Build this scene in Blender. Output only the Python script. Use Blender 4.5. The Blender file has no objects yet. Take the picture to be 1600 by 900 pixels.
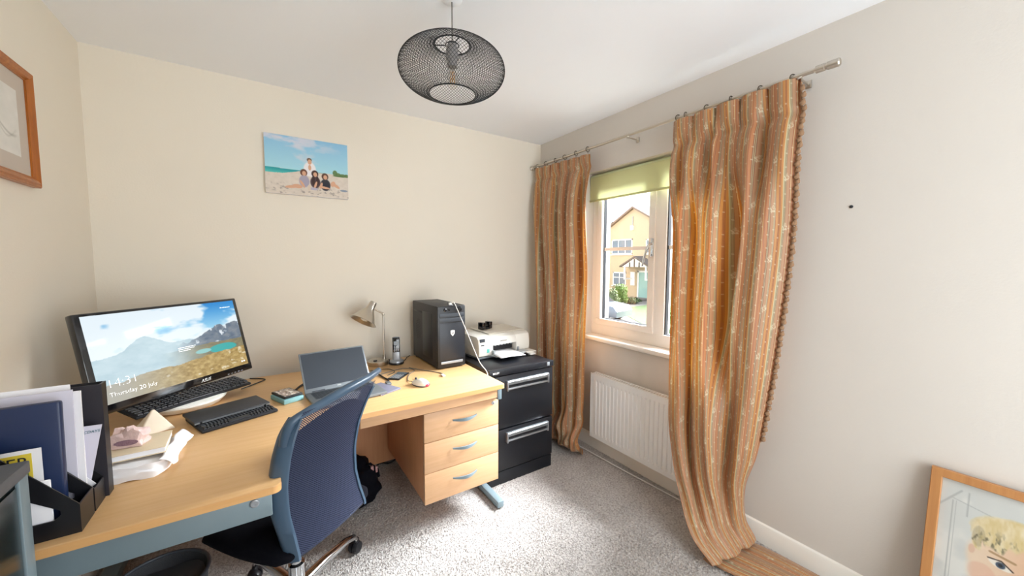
import bpy, bmesh, math, random
import numpy as np
from mathutils import Matrix, Vector
random.seed(7); RNG = np.random.default_rng(11)
PI = math.pi
S = bpy.context.scene; COL = S.collection

# ------------------------------------------------------------------ camera
YAW, PITCH, ROLL, FPX = 0.585152, 0.070924, 0.004125, 579.83
W, H, FRONT = 2.715, 2.404, -3.30
cam_d = bpy.data.cameras.new('camera'); cam = bpy.data.objects.new('camera', cam_d); COL.objects.link(cam)
cam_d.sensor_width = 36.0; cam_d.lens = FPX / 1600 * 36.0; cam_d.clip_start = 0.03; cam_d.clip_end = 500
_f = Vector((math.sin(YAW)*math.cos(PITCH), math.cos(YAW)*math.cos(PITCH), -math.sin(PITCH)))
_r = Vector((math.cos(YAW), -math.sin(YAW), 0)); _u = _r.cross(_f)
_r2 = _r*math.cos(ROLL) + _u*math.sin(ROLL); _u2 = _u*math.cos(ROLL) - _r*math.sin(ROLL)
cam.matrix_world = Matrix(((_r2.x, _u2.x, -_f.x, -2.0226), (_r2.y, _u2.y, -_f.y, -2.61166), (_r2.z, _u2.z, -_f.z, 1.39543), (0, 0, 0, 1)))
S.camera = cam

# ------------------------------------------------------------------ world, sun, added fill light, exposure
wd = bpy.data.worlds.new('sky'); S.world = wd; wd.use_nodes = True
wn = wd.node_tree.nodes; wl = wd.node_tree.links
bg = wn['Background']; bg.inputs['Strength'].default_value = 1.5
tc = wn.new('ShaderNodeTexCoord'); sx = wn.new('ShaderNodeSeparateXYZ'); rp = wn.new('ShaderNodeValToRGB')
wl.new(tc.outputs['Generated'], sx.inputs[0]); wl.new(sx.outputs['Z'], rp.inputs[0])
rp.color_ramp.elements[0].position = 0.0; rp.color_ramp.elements[0].color = (0.92, 0.95, 1.0, 1)
rp.color_ramp.elements[1].position = 0.9; rp.color_ramp.elements[1].color = (0.66, 0.80, 1.0, 1)
wl.new(rp.outputs[0], bg.inputs[0])
sun_d = bpy.data.lights.new('sun', 'SUN'); sun_d.energy = 28.0; sun_d.angle = math.radians(44); sun_d.color = (0.90, 0.96, 1.0)
sun = bpy.data.objects.new('sun', sun_d); COL.objects.link(sun)
sun.rotation_euler = Vector((-0.79, 0.12, -0.60)).to_track_quat('-Z', 'Y').to_euler(); sun.location = (6, -1, 8)
fill_d = bpy.data.lights.new('fill_light', 'AREA'); fill_d.shape = 'RECTANGLE'; fill_d.size = 1.5; fill_d.size_y = 1.9  # added fill lamp with no known source, brightens the room from behind
fill_d.energy = 34.0; fill_d.color = (0.86, 0.93, 1.0)
fill = bpy.data.objects.new('fill_light', fill_d); COL.objects.link(fill)
fill.location = (-0.95, FRONT - 0.55, 1.25); fill.rotation_euler = (PI/2, 0, 0)
S.view_settings.view_transform = 'Standard'; S.view_settings.look = 'None'; S.view_settings.gamma = 1.0
S.view_settings.use_curve_mapping = False; S.view_settings.exposure = 0.82
S.render.engine = 'CYCLES'
S.cycles.use_denoising = True; S.cycles.max_bounces = 12; S.cycles.diffuse_bounces = 7; S.cycles.glossy_bounces = 4
S.cycles.transparent_max_bounces = 24; S.cycles.sample_clamp_indirect = 12.0; S.cycles.caustics_reflective = False; S.cycles.caustics_refractive = False

# ------------------------------------------------------------------ materials
def srgb(c):
    if isinstance(c, str): c = tuple(int(c[i:i+2], 16)/255 for i in (0, 2, 4))
    return tuple((x/12.92 if x <= .04045 else ((x+.055)/1.055)**2.4) for x in c)
def new_mat(name):
    m = bpy.data.materials.new(name); m.use_nodes = True
    return m, m.node_tree.nodes, m.node_tree.links, m.node_tree.nodes['Principled BSDF']
def mat(name, col, rough=.5, metal=0., spec=.5, noise=0., nscale=20., bump=0., bscale=80., coat=0., emit=0., stretch=(1, 1, 1)):
    m, n, l, b = new_mat(name); c = srgb(col)
    b.inputs['Roughness'].default_value = rough; b.inputs['Metallic'].default_value = metal
    b.inputs['Specular IOR Level'].default_value = spec; b.inputs['Coat Weight'].default_value = coat; b.inputs['Coat Roughness'].default_value = .06
    t = n.new('ShaderNodeTexCoord'); mp = n.new('ShaderNodeMapping'); mp.inputs['Scale'].default_value = stretch
    l.new(t.outputs['Object'], mp.inputs[0])
    nz = n.new('ShaderNodeTexNoise'); nz.inputs['Scale'].default_value = nscale; nz.inputs['Detail'].default_value = 4; l.new(mp.outputs[0], nz.inputs[0])
    mx = n.new('ShaderNodeMix'); mx.data_type = 'RGBA'
    k = max(noise, .015)
    mx.inputs['A'].default_value = (*[x*(1-k) for x in c], 1); mx.inputs['B'].default_value = (*[min(1, x*(1+k)) for x in c], 1)
    l.new(nz.outputs['Fac'], mx.inputs['Factor']); l.new(mx.outputs['Result'], b.inputs['Base Color'])
    if bump:
        n2 = n.new('ShaderNodeTexNoise'); n2.inputs['Scale'].default_value = bscale; n2.inputs['Detail'].default_value = 3; l.new(mp.outputs[0], n2.inputs[0])
        bp = n.new('ShaderNodeBump'); bp.inputs['Strength'].default_value = bump; bp.inputs['Distance'].default_value = .01
        l.new(n2.outputs['Fac'], bp.inputs['Height']); l.new(bp.outputs[0], b.inputs['Normal'])
    if emit:
        b.inputs['Emission Color'].default_value = (*c, 1); b.inputs['Emission Strength'].default_value = emit
    return m
def print_mat(name, rough=.6, emit=0., base=1., coat=0.):
    m, n, l, b = new_mat(name)
    a = n.new('ShaderNodeVertexColor'); a.layer_name = 'Col'
    b.inputs['Roughness'].default_value = rough; b.inputs['Coat Weight'].default_value = coat; b.inputs['Coat Roughness'].default_value = .04
    if emit:
        b.inputs['Specular IOR Level'].default_value = .12; b.inputs['Base Color'].default_value = (.01, .01, .012, 1); l.new(a.outputs[0], b.inputs['Emission Color']); b.inputs['Emission Strength'].default_value = emit
    else: l.new(a.outputs[0], b.inputs['Base Color'])
    return m
def wood_mat(name, c1, c2, rough=.38, axis='X'):
    m, n, l, b = new_mat(name)
    t = n.new('ShaderNodeTexCoord'); mp = n.new('ShaderNodeMapping')
    mp.inputs['Scale'].default_value = {'X': (1.2, 22, 22), 'Z': (22, 22, 1.2), 'Y': (22, 1.2, 22)}[axis]
    l.new(t.outputs['Object'], mp.inputs[0])
    nz = n.new('ShaderNodeTexNoise'); nz.inputs['Scale'].default_value = 3; nz.inputs['Detail'].default_value = 7; nz.inputs['Roughness'].default_value = .65
    l.new(mp.outputs[0], nz.inputs[0])
    r = n.new('ShaderNodeValToRGB'); r.color_ramp.elements[0].color = (*srgb(c1), 1); r.color_ramp.elements[1].color = (*srgb(c2), 1)
    r.color_ramp.elements[0].position = .3; r.color_ramp.elements[1].position = .7
    l.new(nz.outputs['Fac'], r.inputs[0]); l.new(r.outputs[0], b.inputs['Base Color'])
    b.inputs['Roughness'].default_value = rough
    return m

M = {}
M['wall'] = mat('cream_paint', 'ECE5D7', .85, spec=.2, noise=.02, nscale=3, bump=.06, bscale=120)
M['wall_shaded'] = mat('cream_paint_shaded', 'D5CFC7', .85, spec=.2, noise=.02, nscale=3, bump=.06, bscale=120)  # same wall paint, darkened to stand in for shade on the window wall
M['ceil'] = mat('ceiling_paint', 'F6F9FD', .9, spec=.1, noise=.015, nscale=4, bump=.04, bscale=150)
M['trim'] = mat('white_gloss_paint', 'EEEAE2', .4)
M['upvc'] = mat('white_upvc', 'F2F1EE', .3)
M['desk'] = wood_mat('beech_laminate', 'D6A972', 'DFB582', .33)
M['deskedge'] = wood_mat('beech_edge', 'D9A468', 'E0AE74', .4)
M['ped'] = wood_mat('beech_front', 'D2A57A', 'DCB088', .42)
M['pedside'] = wood_mat('beech_side', 'C98F66', 'D29A70', .45, 'Z')
M['steel'] = mat('grey_blue_steel', '7E8F96', .4, metal=.15, noise=.03)
M['black'] = mat('black_plastic', '17171B', .38, noise=.05)
M['blackm'] = mat('black_matte', '1B1B20', .7, noise=.06)
M['blackg'] = mat('black_gloss', '0E0E12', .12, coat=.6)
M['cab'] = mat('black_cabinet_paint', '14161C', .36, noise=.05, bump=.02, bscale=300)
M['chrome'] = mat('chrome', 'D9DBDE', .12, metal=1)
M['nickel'] = mat('brushed_nickel', 'C8C0B4', .3, metal=1, noise=.05, nscale=60, stretch=(1, 1, 12))
M['alu'] = mat('brushed_aluminium', 'C2C7CC', .32, metal=.9)
M['dgrey'] = mat('dark_grey_plastic', '3B4149', .45, noise=.04)
M['silver'] = mat('silver_plastic', 'A9ADB2', .35, metal=.4)
M['lapgrey'] = mat('laptop_grey', '7F858A', .4, metal=.5, noise=.02)
M['lapscreen'] = mat('laptop_screen', '3A4048', .35, spec=.4)
M['white'] = mat('white_plastic', 'EFEFEA', .35)
M['offwhite'] = mat('offwhite_plastic', 'E6E3DA', .4)
M['paper'] = mat('white_paper', 'F0EFF2', .8, spec=.2, noise=.02)
M['lilac'] = mat('lilac_card', 'D9D6E4', .75, noise=.02)
M['beige'] = mat('beige_card', 'D8C6A8', .75, noise=.04)
M['kraft'] = mat('kraft_paper', 'C39A6B', .8, noise=.1, bump=.2)
M['blue'] = mat('blue_folder', '1A2B50', .35, noise=.08, nscale=5)
M['text_w'] = mat('white_lettering', 'F4F4F2', .6)
M['text_k'] = mat('dark_lettering', '1A1C20', .7)
M['text_t'] = mat('teal_lettering', '4A7480', .7)
M['yellow'] = mat('yellow_print', 'E0C73E', .7, noise=.03)
M['red'] = mat('red_plastic', 'E0243C', .3, emit=.6)
M['teal'] = mat('teal_case', '86B6BC', .5)
M['rubber'] = mat('grey_cable', '6E6A66', .6)
M['cablew'] = mat('white_cable', 'E8E6E2', .5)
M['cord'] = mat('black_cable', '141416', .5)
M['mesh_metal'] = mat('black_wire', '1C2226', .45, metal=.4)
M['oak'] = wood_mat('oak_frame', 'AE7646', 'BE8852', .45, 'Z')
M['pine'] = wood_mat('varnished_frame', '9A5418', 'B86C24', .3, 'Z')
M['rad'] = mat('radiator_enamel', 'F1F1EF', .35)
M['cloth_k'] = mat('black_fabric', '0D0D13', .95, spec=.1, noise=.15, nscale=200, bump=.15, bscale=400)
M['chair'] = mat('chair_plastic', '3F5468', .35, noise=.04)
M['pyr'] = mat('onyx_stone', 'EBDDC8', .35, noise=.12, nscale=14)
M['pink'] = mat('pink_quartz', 'E0C3BE', .45, noise=.15, nscale=30, bump=.4, bscale=60)
M['geode'] = mat('geode_core', '8E6E7C', .6, noise=.25, nscale=80, bump=.4, bscale=150)
M['house'] = mat('buff_render', 'C6B498', .9, noise=.06, nscale=1.5)
M['roof'] = mat('roof_tile', '8E7A6C', .9, noise=.15, nscale=3)
M['tarmac'] = mat('driveway', '76706A', .95, noise=.12, nscale=3)
M['grassm'] = mat('lawn', '55653A', .95, noise=.25, nscale=8)
M['leaf'] = mat('green_leaves', '54643E', .8, noise=.35, nscale=9)
M['leaf2'] = mat('bright_leaves', '6E8A40', .8, noise=.35, nscale=9)
M['leaf3'] = mat('sage_leaves', '7E875E', .8, noise=.3, nscale=9)
M['bark'] = mat('bark', '6A5138', .9, noise=.2)
M['tealdoor'] = mat('pale_teal_door', '9FC4BF', .6)
M['pane_out'] = mat('distant_glass', '6F7E8C', .15)
M['carp'] = mat('silver_car', '848A92', .25, metal=.5)
M['cardark'] = mat('car_glass', '20262E', .1)
M['filament'] = mat('amber_filament', 'D8A050', .4)

def glass_mat(name, ior_fac=.06, tint=(1, 1, 1)):
    m, n, l, b = new_mat(name); n.remove(b); out = n['Material Output']
    tr = n.new('ShaderNodeBsdfTransparent'); tr.inputs[0].default_value = (*tint, 1)
    gl = n.new('ShaderNodeBsdfGlossy'); gl.inputs['Roughness'].default_value = .02
    lw = n.new('ShaderNodeLayerWeight'); lw.inputs[0].default_value = .5
    pw = n.new('ShaderNodeMath'); pw.operation = 'POWER'; pw.inputs[1].default_value = 5; l.new(lw.outputs['Facing'], pw.inputs[0])
    ma = n.new('ShaderNodeMath'); ma.operation = 'MULTIPLY_ADD'; ma.inputs[1].default_value = .7; ma.inputs[2].default_value = .03; l.new(pw.outputs[0], ma.inputs[0])
    mx = n.new('ShaderNodeMixShader'); l.new(ma.outputs[0], mx.inputs[0]); l.new(tr.outputs[0], mx.inputs[1]); l.new(gl.outputs[0], mx.inputs[2]); l.new(mx.outputs[0], out.inputs[0])
    return m
M['glass'] = glass_mat('window_glass'); M['clearglass'] = glass_mat('clear_glass', tint=(.97, .96, .94))

def translucent(name, col, fac, rough=.9, tcol=None):
    m, n, l, b = new_mat(name)
    out = n['Material Output']; t = n.new('ShaderNodeBsdfTranslucent'); mx = n.new('ShaderNodeMixShader')
    b.inputs['Base Color'].default_value = (*srgb(col), 1); b.inputs['Roughness'].default_value = rough
    t.inputs[0].default_value = (*srgb(tcol or col), 1); mx.inputs[0].default_value = fac
    l.new(b.outputs[0], mx.inputs[1]); l.new(t.outputs[0], mx.inputs[2]); l.new(mx.outputs[0], out.inputs[0])
    return m
M['blind'] = translucent('green_blind_cloth', 'D6D8A8', .2, tcol='CED29A')

def mesh_fabric():
    m, n, l, b = new_mat('navy_mesh_fabric'); out = n['Material Output']
    b.inputs['Base Color'].default_value = (*srgb('242C46'), 1); b.inputs['Roughness'].default_value = .7
    uv = n.new('ShaderNodeUVMap'); sep = n.new('ShaderNodeSeparateXYZ'); l.new(uv.outputs[0], sep.inputs[0])
    def wave(src, k):
        a = n.new('ShaderNodeMath'); a.operation = 'MULTIPLY'; a.inputs[1].default_value = k; l.new(src, a.inputs[0])
        s = n.new('ShaderNodeMath'); s.operation = 'SINE'; l.new(a.outputs[0], s.inputs[0]); return s.outputs[0]
    p = n.new('ShaderNodeMath'); p.operation = 'MULTIPLY'; l.new(wave(sep.outputs[0], 2*PI/.0075), p.inputs[0]); l.new(wave(sep.outputs[1], 2*PI/.0075), p.inputs[1])
    g = n.new('ShaderNodeMath'); g.operation = 'GREATER_THAN'; g.inputs[1].default_value = .33; l.new(p.outputs[0], g.inputs[0])
    tr = n.new('ShaderNodeBsdfTransparent'); mx = n.new('ShaderNodeMixShader')
    l.new(g.outputs[0], mx.inputs[0]); l.new(b.outputs[0], mx.inputs[1]); l.new(tr.outputs[0], mx.inputs[2]); l.new(mx.outputs[0], out.inputs[0])
    return m
M['net'] = mesh_fabric()

def carpet_mat():
    m, n, l, b = new_mat('grey_beige_carpet'); b.inputs['Roughness'].default_value = 1; b.inputs['Specular IOR Level'].default_value = .05
    t = n.new('ShaderNodeTexCoord'); nz = n.new('ShaderNodeTexNoise'); nz.inputs['Scale'].default_value = 95; nz.inputs['Detail'].default_value = 3
    l.new(t.outputs['Object'], nz.inputs[0])
    n2 = n.new('ShaderNodeTexNoise'); n2.inputs['Scale'].default_value = 9; l.new(t.outputs['Object'], n2.inputs[0])
    ad = n.new('ShaderNodeMath'); ad.operation = 'MULTIPLY_ADD'; ad.inputs[1].default_value = .25; l.new(n2.outputs['Fac'], ad.inputs[0]); l.new(nz.outputs['Fac'], ad.inputs[2])
    r = n.new('ShaderNodeValToRGB'); e = r.color_ramp.elements
    e[0].position = .42; e[0].color = (*srgb('9C9590'), 1); e[1].position = .78; e[1].color = (*srgb('CDC8C4'), 1)
    l.new(ad.outputs[0], r.inputs[0]); l.new(r.outputs[0], b.inputs['Base Color'])
    return m
M['carpet'] = carpet_mat()

def curtain_mat():
    """vertical stripes from the cloth's own UV (metres), sprigs and ticks from the woven-motif attribute; light passes through"""
    m, n, l, b = new_mat('striped_curtain_cloth'); out = n['Material Output']
    uv = n.new('ShaderNodeUVMap'); sep = n.new('ShaderNodeSeparateXYZ'); l.new(uv.outputs[0], sep.inputs[0])
    a = n.new('ShaderNodeMath'); a.operation = 'DIVIDE'; a.inputs[1].default_value = .205; l.new(sep.outputs[0], a.inputs[0])
    f = n.new('ShaderNodeMath'); f.operation = 'FRACT'; l.new(a.outputs[0], f.inputs[0])
    r = n.new('ShaderNodeValToRGB'); cr = r.color_ramp; cr.interpolation = 'CONSTANT'
    T, O, P, G, D, C = 'AE764E', 'BC844C', 'AE8462', 'A69C78', '7E4638', 'CDBE94'
    seq = [(0, T), (.10, D), (.115, G), (.135, D), (.15, G), (.17, D), (.185, P), (.30, G), (.33, D), (.34, C), (.355, D), (.37, O), (.47, D), (.482, O), (.50, D), (.512, O),
           (.53, D), (.542, O), (.62, C), (.64, G), (.68, D), (.69, G), (.71, D), (.72, G), (.74, D), (.75, P), (.86, D), (.87, T), (.90, C), (.915, T), (.985, D)]
    cr.elements[0].position = 0; cr.elements[0].color = (*srgb(seq[0][1]), 1); cr.elements.remove(cr.elements[1])
    for p, c in seq[1:]:
        e = cr.elements.new(p); e.color = (*srgb(c), 1)
    l.new(f.outputs[0], r.inputs[0])
    at = n.new('ShaderNodeAttribute'); at.attribute_name = 'motif'
    mx = n.new('ShaderNodeMix'); mx.data_type = 'RGBA'; mx.inputs['B'].default_value = (*srgb('D6CDAE'), 1)
    l.new(at.outputs['Fac'], mx.inputs['Factor']); l.new(r.outputs[0], mx.inputs['A'])
    l.new(mx.outputs['Result'], b.inputs['Base Color']); b.inputs['Roughness'].default_value = .55; b.inputs['Sheen Weight'].default_value = .15
    t = n.new('ShaderNodeBsdfTranslucent'); hs = n.new('ShaderNodeHueSaturation'); hs.inputs['Saturation'].default_value = 1.25; hs.inputs['Value'].default_value = 1.0
    l.new(mx.outputs['Result'], hs.inputs['Color']); l.new(hs.outputs[0], t.inputs[0])
    ms = n.new('ShaderNodeMixShader'); ms.inputs[0].default_value = .09
    l.new(b.outputs[0], ms.inputs[1]); l.new(t.outputs[0], ms.inputs[2]); l.new(ms.outputs[0], out.inputs[0])
    return m
M['curtain'] = curtain_mat()

# ------------------------------------------------------------------ mesh helpers
class MB:
    """collects shapes, then links them as ONE mesh object"""
    def __init__(s): s.v = []; s.f = []; s.T = Matrix.Identity(4); s.uv = None
    def add(s, vs, fs):
        o = len(s.v); s.v += [tuple(s.T @ Vector(p)) for p in vs]; s.f += [tuple(i+o for i in q) for q in fs]; return s
    def box(s, lo, hi, bev=0., seg=2):
        bm = bmesh.new(); bmesh.ops.create_cube(bm, size=1)
        for v in bm.verts: v.co = [lo[i] + (v.co[i]+.5)*(hi[i]-lo[i]) for i in range(3)]
        if bev: bmesh.ops.bevel(bm, geom=bm.edges[:], offset=bev, segments=seg, affect='EDGES', profile=.5)
        bm.verts.index_update(); s.add([v.co[:] for v in bm.verts], [[v.index for v in f.verts] for f in bm.faces]); bm.free(); return s
    def prism(s, poly, z0, z1, bev=0.):
        bm = bmesh.new(); vs = [bm.verts.new((x, y, z0)) for x, y in poly]; fc = bm.faces.new(vs)
        e = bmesh.ops.extrude_face_region(bm, geom=[fc]); bmesh.ops.translate(bm, verts=[g for g in e['geom'] if isinstance(g, bmesh.types.BMVert)], vec=(0, 0, z1-z0))
        bmesh.ops.recalc_face_normals(bm, faces=bm.faces[:])
        if bev: bmesh.ops.bevel(bm, geom=[ed for ed in bm.edges if abs(ed.verts[0].co.z-ed.verts[1].co.z) < 1e-6], offset=bev, segments=2, affect='EDGES', profile=.5)
        bm.verts.index_update(); s.add([v.co[:] for v in bm.verts], [[v.index for v in f.verts] for f in bm.faces]); bm.free(); return s
    def tube(s, path, r, seg=8, caps=True, closed=False):
        P = [Vector(p) for p in path]; n = len(P); R = r if isinstance(r, (list, tuple)) else [r]*n
        vs = []; fs = []; up = None
        for i in range(n):
            if closed: t = P[(i+1) % n]-P[i-1]
            else: t = P[min(i+1, n-1)]-P[max(i-1, 0)]
            t.normalize()
            if up is None: up = Vector((0, 0, 1)) if abs(t.z) < .9 else Vector((1, 0, 0))
            b = t.cross(up)
            if b.length < 1e-6: b = t.orthogonal()
            b.normalize(); up = b.cross(t)
            vs += [P[i] + (b*math.cos(2*PI*k/seg) + up*math.sin(2*PI*k/seg))*R[i] for k in range(seg)]
        for i in range(n if closed else n-1):
            j = (i+1) % n
            fs += [(i*seg+k, i*seg+(k+1) % seg, j*seg+(k+1) % seg, j*seg+k) for k in range(seg)]
        if caps and not closed: fs += [tuple(range(seg))[::-1], tuple((n-1)*seg+k for k in range(seg))]
        return s.add(vs, fs)
    def lathe(s, prof, seg=24, c=(0, 0, 0), closed=False):
        vs = []; fs = []; n = len(prof)
        for r, z in prof: vs += [(c[0]+r*math.cos(2*PI*k/seg), c[1]+r*math.sin(2*PI*k/seg), c[2]+z) for k in range(seg)]
        for i in range(n if closed else n-1):
            j = (i+1) % n
            fs += [(i*seg+k, i*seg+(k+1) % seg, j*seg+(k+1) % seg, j*seg+k) for k in range(seg)]
        if not closed:
            if prof[0][0] > 1e-5: fs.append(tuple(range(seg))[::-1])
            if prof[-1][0] > 1e-5: fs.append(tuple((n-1)*seg+k for k in range(seg)))
        return s.add(vs, fs)
    def ball(s, c, r, seg=12, rings=8):
        rx = r if isinstance(r, (list, tuple)) else (r, r, r); vs = []; fs = []
        for i in range(rings+1):
            a = PI*i/rings
            vs += [(c[0]+rx[0]*math.sin(a)*math.cos(2*PI*k/seg), c[1]+rx[1]*math.sin(a)*math.sin(2*PI*k/seg), c[2]+rx[2]*math.cos(a)) for k in range(seg)]
        for i in range(rings): fs += [(i*seg+k, (i+1)*seg+k, (i+1)*seg+(k+1) % seg, i*seg+(k+1) % seg) for k in range(seg)]
        return s.add(vs, fs)
    def grid(s, fn, nu, nv):
        vs = [fn(i/nu, j/nv) for j in range(nv+1) for i in range(nu+1)]
        fs = [(j*(nu+1)+i, j*(nu+1)+i+1, (j+1)*(nu+1)+i+1, (j+1)*(nu+1)+i) for j in range(nv) for i in range(nu)]
        return s.add(vs, fs)
    def build(s, name, m, parent=None, smooth=None, clean=True):
        me = bpy.data.meshes.new(name); me.from_pydata(s.v, [], s.f)
        if clean:
            bm = bmesh.new(); bm.from_mesh(me); bmesh.ops.remove_doubles(bm, verts=bm.verts[:], dist=1e-6); bmesh.ops.recalc_face_normals(bm, faces=bm.faces[:]); bm.to_mesh(me); bm.free()
        me.materials.append(M[m] if isinstance(m, str) else m)
        if smooth is not None:
            me.polygons.foreach_set('use_smooth', [True]*len(me.polygons)); me.set_sharp_from_angle(angle=math.radians(smooth))
        me.update(); o = bpy.data.objects.new(name, me); COL.objects.link(o)
        if parent: o.parent = parent
        return o
def tag(o, label=None, cat=None, group=None, kind=None):
    if label: o['label'] = label
    if cat: o['category'] = cat
    if group: o['group'] = group
    if kind: o['kind'] = kind
    return o
def empty(name, loc, label, cat, rz=0., group=None):
    o = bpy.data.objects.new(name, None); o.empty_display_size = .05; COL.objects.link(o); o.location = loc; o.rotation_euler = (0, 0, rz)
    return tag(o, label, cat, group)
def B(lo, hi, name, m, parent=None, bev=0., smooth=None):
    return MB().box(lo, hi, bev).build(name, m, parent, smooth if smooth is not None else (30 if bev else None))
def struct(name, mb, m, parent=None, smooth=None):
    o = mb.build(name, m, parent, smooth); o['kind'] = 'structure'; return o
def copy_under(src, parent, mw=None):
    c = src.copy(); COL.objects.link(c); c.parent = parent
    if mw is not None: c.matrix_local = mw
    return c
def text(name, s, size, m, parent, mw, extrude=.0004, align='LEFT', shear=0., space=1., off=0.):
    cu = bpy.data.curves.new(name, 'FONT'); cu.body = s; cu.size = size; cu.extrude = extrude; cu.align_x = align; cu.shear = shear; cu.space_character = space; cu.resolution_u = 3; cu.offset = off
    t = bpy.data.objects.new(name+'_curve', cu); COL.objects.link(t)
    dg = bpy.context.evaluated_depsgraph_get(); me = bpy.data.meshes.new_from_object(t.evaluated_get(dg)); bpy.data.objects.remove(t)
    me.materials.clear(); me.materials.append(M[m] if isinstance(m, str) else m); me.name = name
    o = bpy.data.objects.new(name, me); COL.objects.link(o); o.parent = parent; o.matrix_local = mw; return o
def frame_mat(o, r, u):
    """matrix with x=r, y=u, z=r x u at o"""
    r = Vector(r).normalized(); u = Vector(u).normalized(); n = r.cross(u)
    return Matrix(((r.x, u.x, n.x, o[0]), (r.y, u.y, n.y, o[1]), (r.z, u.z, n.z, o[2]), (0, 0, 0, 1)))
def lin(c):
    c = np.asarray(c, float); return np.where(c <= .04045, c/12.92, ((c+.055)/1.055)**2.4)
def picture(name, w, h, nx, ny, fn, m, parent, mw):
    """a flat printed sheet: the print is a colour attribute on a fine grid; fn(u, v) -> sRGB, v down"""
    u, v = np.meshgrid(np.linspace(0, 1, nx+1), np.linspace(0, 1, ny+1))
    c = np.clip(fn(u, v), 0, 1)
    co = np.stack([u*w, (1-v)*h, np.zeros_like(u)], -1).reshape(-1, 3)
    i, j = np.meshgrid(np.arange(nx), np.arange(ny)); a = (j*(nx+1)+i).ravel()
    fc = np.stack([a, a+nx+1, a+nx+2, a+1], -1)
    me = np_mesh(name, co, fc); at = me.color_attributes.new('Col', 'FLOAT_COLOR', 'POINT')
    rgba = np.concatenate([lin(c).reshape(-1, 3), np.ones((co.shape[0], 1))], 1).astype(np.float32); at.data.foreach_set('color', rgba.ravel())
    me.materials.append(m); o = bpy.data.objects.new(name, me); COL.objects.link(o); o.parent = parent; o.matrix_local = mw; return o
def np_mesh(name, co, fc):
    me = bpy.data.meshes.new(name); k = fc.shape[1]
    me.vertices.add(len(co)); me.vertices.foreach_set('co', np.asarray(co, np.float32).ravel())
    me.loops.add(fc.size); me.loops.foreach_set('vertex_index', fc.ravel().astype(np.int32))
    me.polygons.add(len(fc)); me.polygons.foreach_set('loop_start', np.arange(0, fc.size, k, dtype=np.int32))
    me.update(calc_edges=True); me.validate(); return me
def vnoise(x, y, seed=0):
    r = np.random.default_rng(seed).random((64, 64)); xi = np.floor(x).astype(int); yi = np.floor(y).astype(int)
    fx = x-xi; fy = y-yi; fx = fx*fx*(3-2*fx); fy = fy*fy*(3-2*fy)
    g = lambda a, b: r[a % 64, b % 64]
    return (g(xi, yi)*(1-fx)+g(xi+1, yi)*fx)*(1-fy)+(g(xi, yi+1)*(1-fx)+g(xi+1, yi+1)*fx)*fy
def fbm(x, y, seed=0, o=4):
    s = 0; a = .5
    for i in range(o): s = s + a*vnoise(x*2**i, y*2**i, seed+i); a *= .5
    return s/(1-.5**o)
def mixc(a, b, t): t = np.clip(t, 0, 1)[..., None]; return np.asarray(a)*(1-t)+np.asarray(b)*t
def hexc(s): return np.array([int(s[i:i+2], 16)/255 for i in (0, 2, 4)])
def sst(a, b, x): t = np.clip((x-a)/(b-a), 0, 1); return t*t*(3-2*t)

# ================================================================== SETTING
floor = struct('floor', MB().box((-W-.15, FRONT-.95, -.06), (.25, .15, 0)), 'carpet')
# carpet pile: short leaning tufts
N = 150000
px = RNG.uniform(-W+.02, -.005, N); py = RNG.uniform(-2.5, -.01, N)
ang = RNG.uniform(0, 2*PI, N); hh = RNG.uniform(.003, .0062, N); rr = RNG.uniform(.003, .0052, N)
lean = RNG.uniform(-.004, .004, (N, 2)); co = np.zeros((N, 4, 3)); 
for k in range(3):
    co[:, k, 0] = px+rr*np.cos(ang+k*2.094); co[:, k, 1] = py+rr*np.sin(ang+k*2.094)
co[:, 3, 0] = px+lean[:, 0]; co[:, 3, 1] = py+lean[:, 1]; co[:, 3, 2] = hh
a = np.arange(N)*4; fc = np.concatenate([np.stack([a, a+1, a+3], 1), np.stack([a+1, a+2, a+3], 1), np.stack([a+2, a, a+3], 1)])
me = np_mesh('carpet_pile', co.reshape(-1, 3), fc); me.materials.append(M['carpet'])
cp = bpy.data.objects.new('carpet_pile', me); COL.objects.link(cp); cp.parent = floor; cp['kind'] = 'stuff'

struct('ceiling', MB().box((-W-.15, FRONT-.95, H), (.3, .15, H+.1)), 'ceil')
struct('wall_back', MB().box((-W-.15, 0, 0), (.3, .15, H)), 'wall')
struct('wall_left', MB().box((-W-.15, FRONT-.95, 0), (-W, 0, H)), 'wall')
# window wall with its opening
OY0, OY1, OZ0, OZ1, WT = -1.76, -.555, .845, 2.052, .28
mb = MB(); mb.box((0, FRONT-.95, 0), (WT, OY0, H)); mb.box((0, OY1, 0), (WT, 0, H)); mb.box((0, OY0, 0), (WT, OY1, OZ0)); mb.box((0, OY0, OZ1), (WT, OY1, H))
struct('wall_right', mb, 'wall_shaded')
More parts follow.
